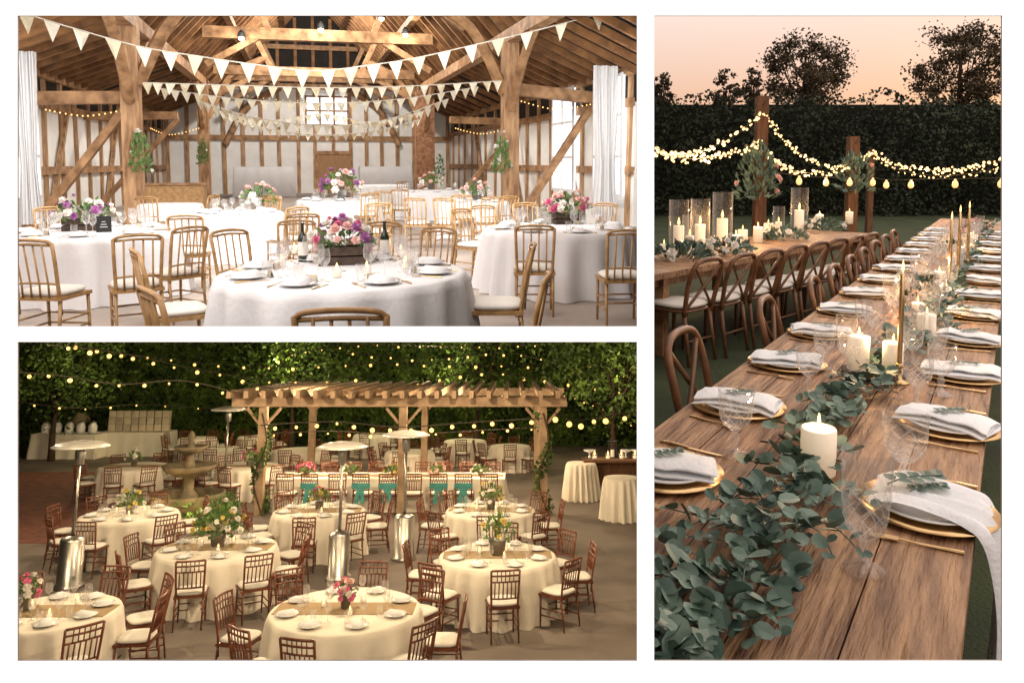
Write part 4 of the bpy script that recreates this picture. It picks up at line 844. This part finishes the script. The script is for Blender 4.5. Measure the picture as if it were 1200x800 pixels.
# ------------------------------------------------------------------ cut what would cross the dividers
bpy.context.view_layer.update()
def plane(a,b,inside):
    n=ray(*a).cross(ray(*b)).normalized()
    return n if n.dot(ray(*inside))>0 else -n
PLN={'B':[plane((0,389.5),(700,389.5),(300,200)),plane((754.5,0),(754.5,800),(300,200))],'T':[plane((0,392.5),(700,392.5),(300,600)),plane((754.5,0),(754.5,800),(300,600))],'G':[plane((757.5,0),(757.5,800),(1000,400))]}
def clip(o,ns):
    mw=o.matrix_world
    for n in ns:
        ds=[(mw@V(c)-CAM).dot(n) for c in o.bound_box]
        if min(ds)>=0: continue
        if max(ds)<=0: return False
        if o.data.users>1: o.data=o.data.copy()
        mi=mw.inverted(); co=mi@CAM; no=(mw.to_3x3().transposed()@n).normalized()
        bm=bmesh.new(); bm.from_mesh(o.data); bmesh.ops.bisect_plane(bm,geom=bm.verts[:]+bm.edges[:]+bm.faces[:],dist=1e-5,plane_co=co,plane_no=no,clear_inner=True)
        nf=len(bm.faces); bm.to_mesh(o.data); bm.free()
        if nf==0: return False
    return True
roots=[o for o in bpy.data.objects if o.parent is None and o.name in FRAME and o.name not in NOCLIP]
def rec(o,out):
    for c in o.children: out.append(c); rec(c,out)
for r_ in roots:
    ns=PLN[FRAME[r_.name]]; kids=[]
    rec(r_,kids)
    for k in reversed(kids):
        if k.type=='MESH' and not clip(k,ns) and not k.children: bpy.data.objects.remove(k)
    if r_.type=='MESH':
        if not clip(r_,ns): bpy.data.objects.remove(r_)
    elif not r_.children: bpy.data.objects.remove(r_)
# ------------------------------------------------------------------ lights
def lamp(typ,fr,loc,pw,colr,size=.05,target=None,size_y=None):
    l=bpy.data.lights.new('lamp',typ); l.energy=pw; l.color=colr; o=bpy.data.objects.new('lamp',l); col.objects.link(o)
    if typ=='AREA':
        l.size=size
        if size_y: l.shape='RECTANGLE'; l.size_y=size_y
    else: l.shadow_soft_size=size
    p=FR[fr]@V(loc); o.location=p
    if target is not None: o.rotation_euler=((FR[fr]@V(target))-p).to_track_quat('-Z','Y').to_euler()
    return o
lamp('AREA','B',(.8,9.5,4.6),860,(1,.97,.93),6,(.8,22,.6),3)  # added fill above the frame, no such lamp in the barn
lamp('AREA','B',(-1.2,4.5,3.2),60,(1,.98,.95),3,(-.6,8,.6),2)  # second added fill for the nearest table, out of view
lamp('POINT','B',(-5.7,16,2.7),190,(1,.97,.93),.3)  # added fill for the left aisle, hidden behind the board
lamp('POINT','B',(7.05,15,2.7),190,(1,.97,.93),.3)  # added fill for the right aisle, hidden behind the board
for u,v in((283,45),(475,41),(376,35)):
    q=at('B',u,v,y=25.4); lamp('POINT','B',(q.x,q.y-.2,q.z-.15),70,(1,.9,.75),.08)
lamp('POINT','B',(CX,17.5,7.0),380,(1,.95,.87),.3)  # added roof fill above the frame, brightens the rafters
lamp('POINT','B',(CX,23.5,7.3),850,(1,.95,.87),.3)  # added roof fill, unseen above the tie beams
lamp('POINT','B',(CX,31,7.9),2300,(1,.95,.88),.3)  # added roof fill, unseen, brightens the far end
for x,y,z,pw in((-3.2,6.0,3.78,280),(.2,6.5,3.78,250),(-6.5,10,3.6,300),(-2.2,11,3.6,380),(1.2,11,3.6,270),(-9.5,15,3.4,240),(-5.5,15.5,3.4,330),(-1,15.5,3.4,310),(-4.5,19.5,2.25,300),(-.9,19.5,2.25,300),(2.5,21,3,160)):
    lamp('POINT','T',(x,y,z),pw,(1,.75,.46),.05)  # nearest ones are added front fill out of view, others stand for festoon bulbs
for x,y,z,pw in((-13,25,3.4,150),(-8,27,3.5,230),(-3,27.5,3.5,260),(1.5,27,3.4,120)):
    lamp('POINT','T',(x,y,z),pw,(1,.80,.42),.05)
lamp('POINT','T',(FC.x+.55,FC.y-1.15,.35),12,(1,.68,.28),.04); lamp('POINT','T',(FC.x-.5,FC.y-1.0,.35),12,(1,.68,.28),.04)  # added lights hidden in the plants to tint the fountain gold
for p_,pw in CL: lamp('POINT','G',p_,pw,(1,.55,.22),.012)
for u,v,y in((830,184,9.5),(950,205,12),(1085,204,12.1)): lamp('POINT','G',at('G',u,v,y=y),30,(1,.60,.26),.025)
cd=bpy.data.cameras.new('Camera'); cam=bpy.data.objects.new('Camera',cd); col.objects.link(cam); cam.location=CAM; cam.rotation_euler=(PI/2-pitch,0,0)
cd.sensor_width=36; cd.lens=27; cd.shift_y=-140/1200; cd.clip_start=.01; cd.clip_end=600; sc.camera=cam
# ------------------------------------------------------------------ dusk sky
w=bpy.data.worlds.new('World'); sc.world=w; w.use_nodes=True; N=w.node_tree.nodes; L=w.node_tree.links; bg=N['Background']
tcn=N.new('ShaderNodeTexCoord'); sp=N.new('ShaderNodeSeparateXYZ'); L.new(tcn.outputs['Generated'],sp.inputs[0])
rp=N.new('ShaderNodeValToRGB'); cr=rp.color_ramp; SS=2.0
for p_,c in((0,(.10,.08,.07)),(.02,(.66,.38,.28)),(.08,(.82,.50,.37)),(.19,(.96,.77,.69)),(.4,(1.45,1.19,1.05)),(1,(1.65,1.42,1.28))):
    el=cr.elements[0] if p_==0 else (cr.elements[-1] if p_==1 else cr.elements.new(p_)); el.position=p_; el.color=(*[x/SS for x in c],1)
L.new(sp.outputs['Z'],rp.inputs['Fac'])
sky=N.new('ShaderNodeTexSky'); sky.sky_type='NISHITA'; sky.sun_disc=False; sky.sun_elevation=math.radians(3); sky.sun_rotation=math.radians(40)
mx=N.new('ShaderNodeMix'); mx.data_type='RGBA'; mx.blend_type='ADD'; mx.inputs['Factor'].default_value=.008; L.new(rp.outputs['Color'],mx.inputs['A']); L.new(sky.outputs['Color'],mx.inputs['B']); L.new(mx.outputs['Result'],bg.inputs['Color']); bg.inputs['Strength'].default_value=SS
sl=bpy.data.lights.new('sun','SUN'); sl.energy=.3; sl.angle=math.radians(8); sl.color=(1,.75,.55); so=bpy.data.objects.new('sun',sl); col.objects.link(so); so.rotation_euler=(V((-.55,-.75,-.3))).to_track_quat('-Z','Y').to_euler()
sc.view_settings.view_transform='Standard'; sc.view_settings.look='None'; sc.view_settings.exposure=0
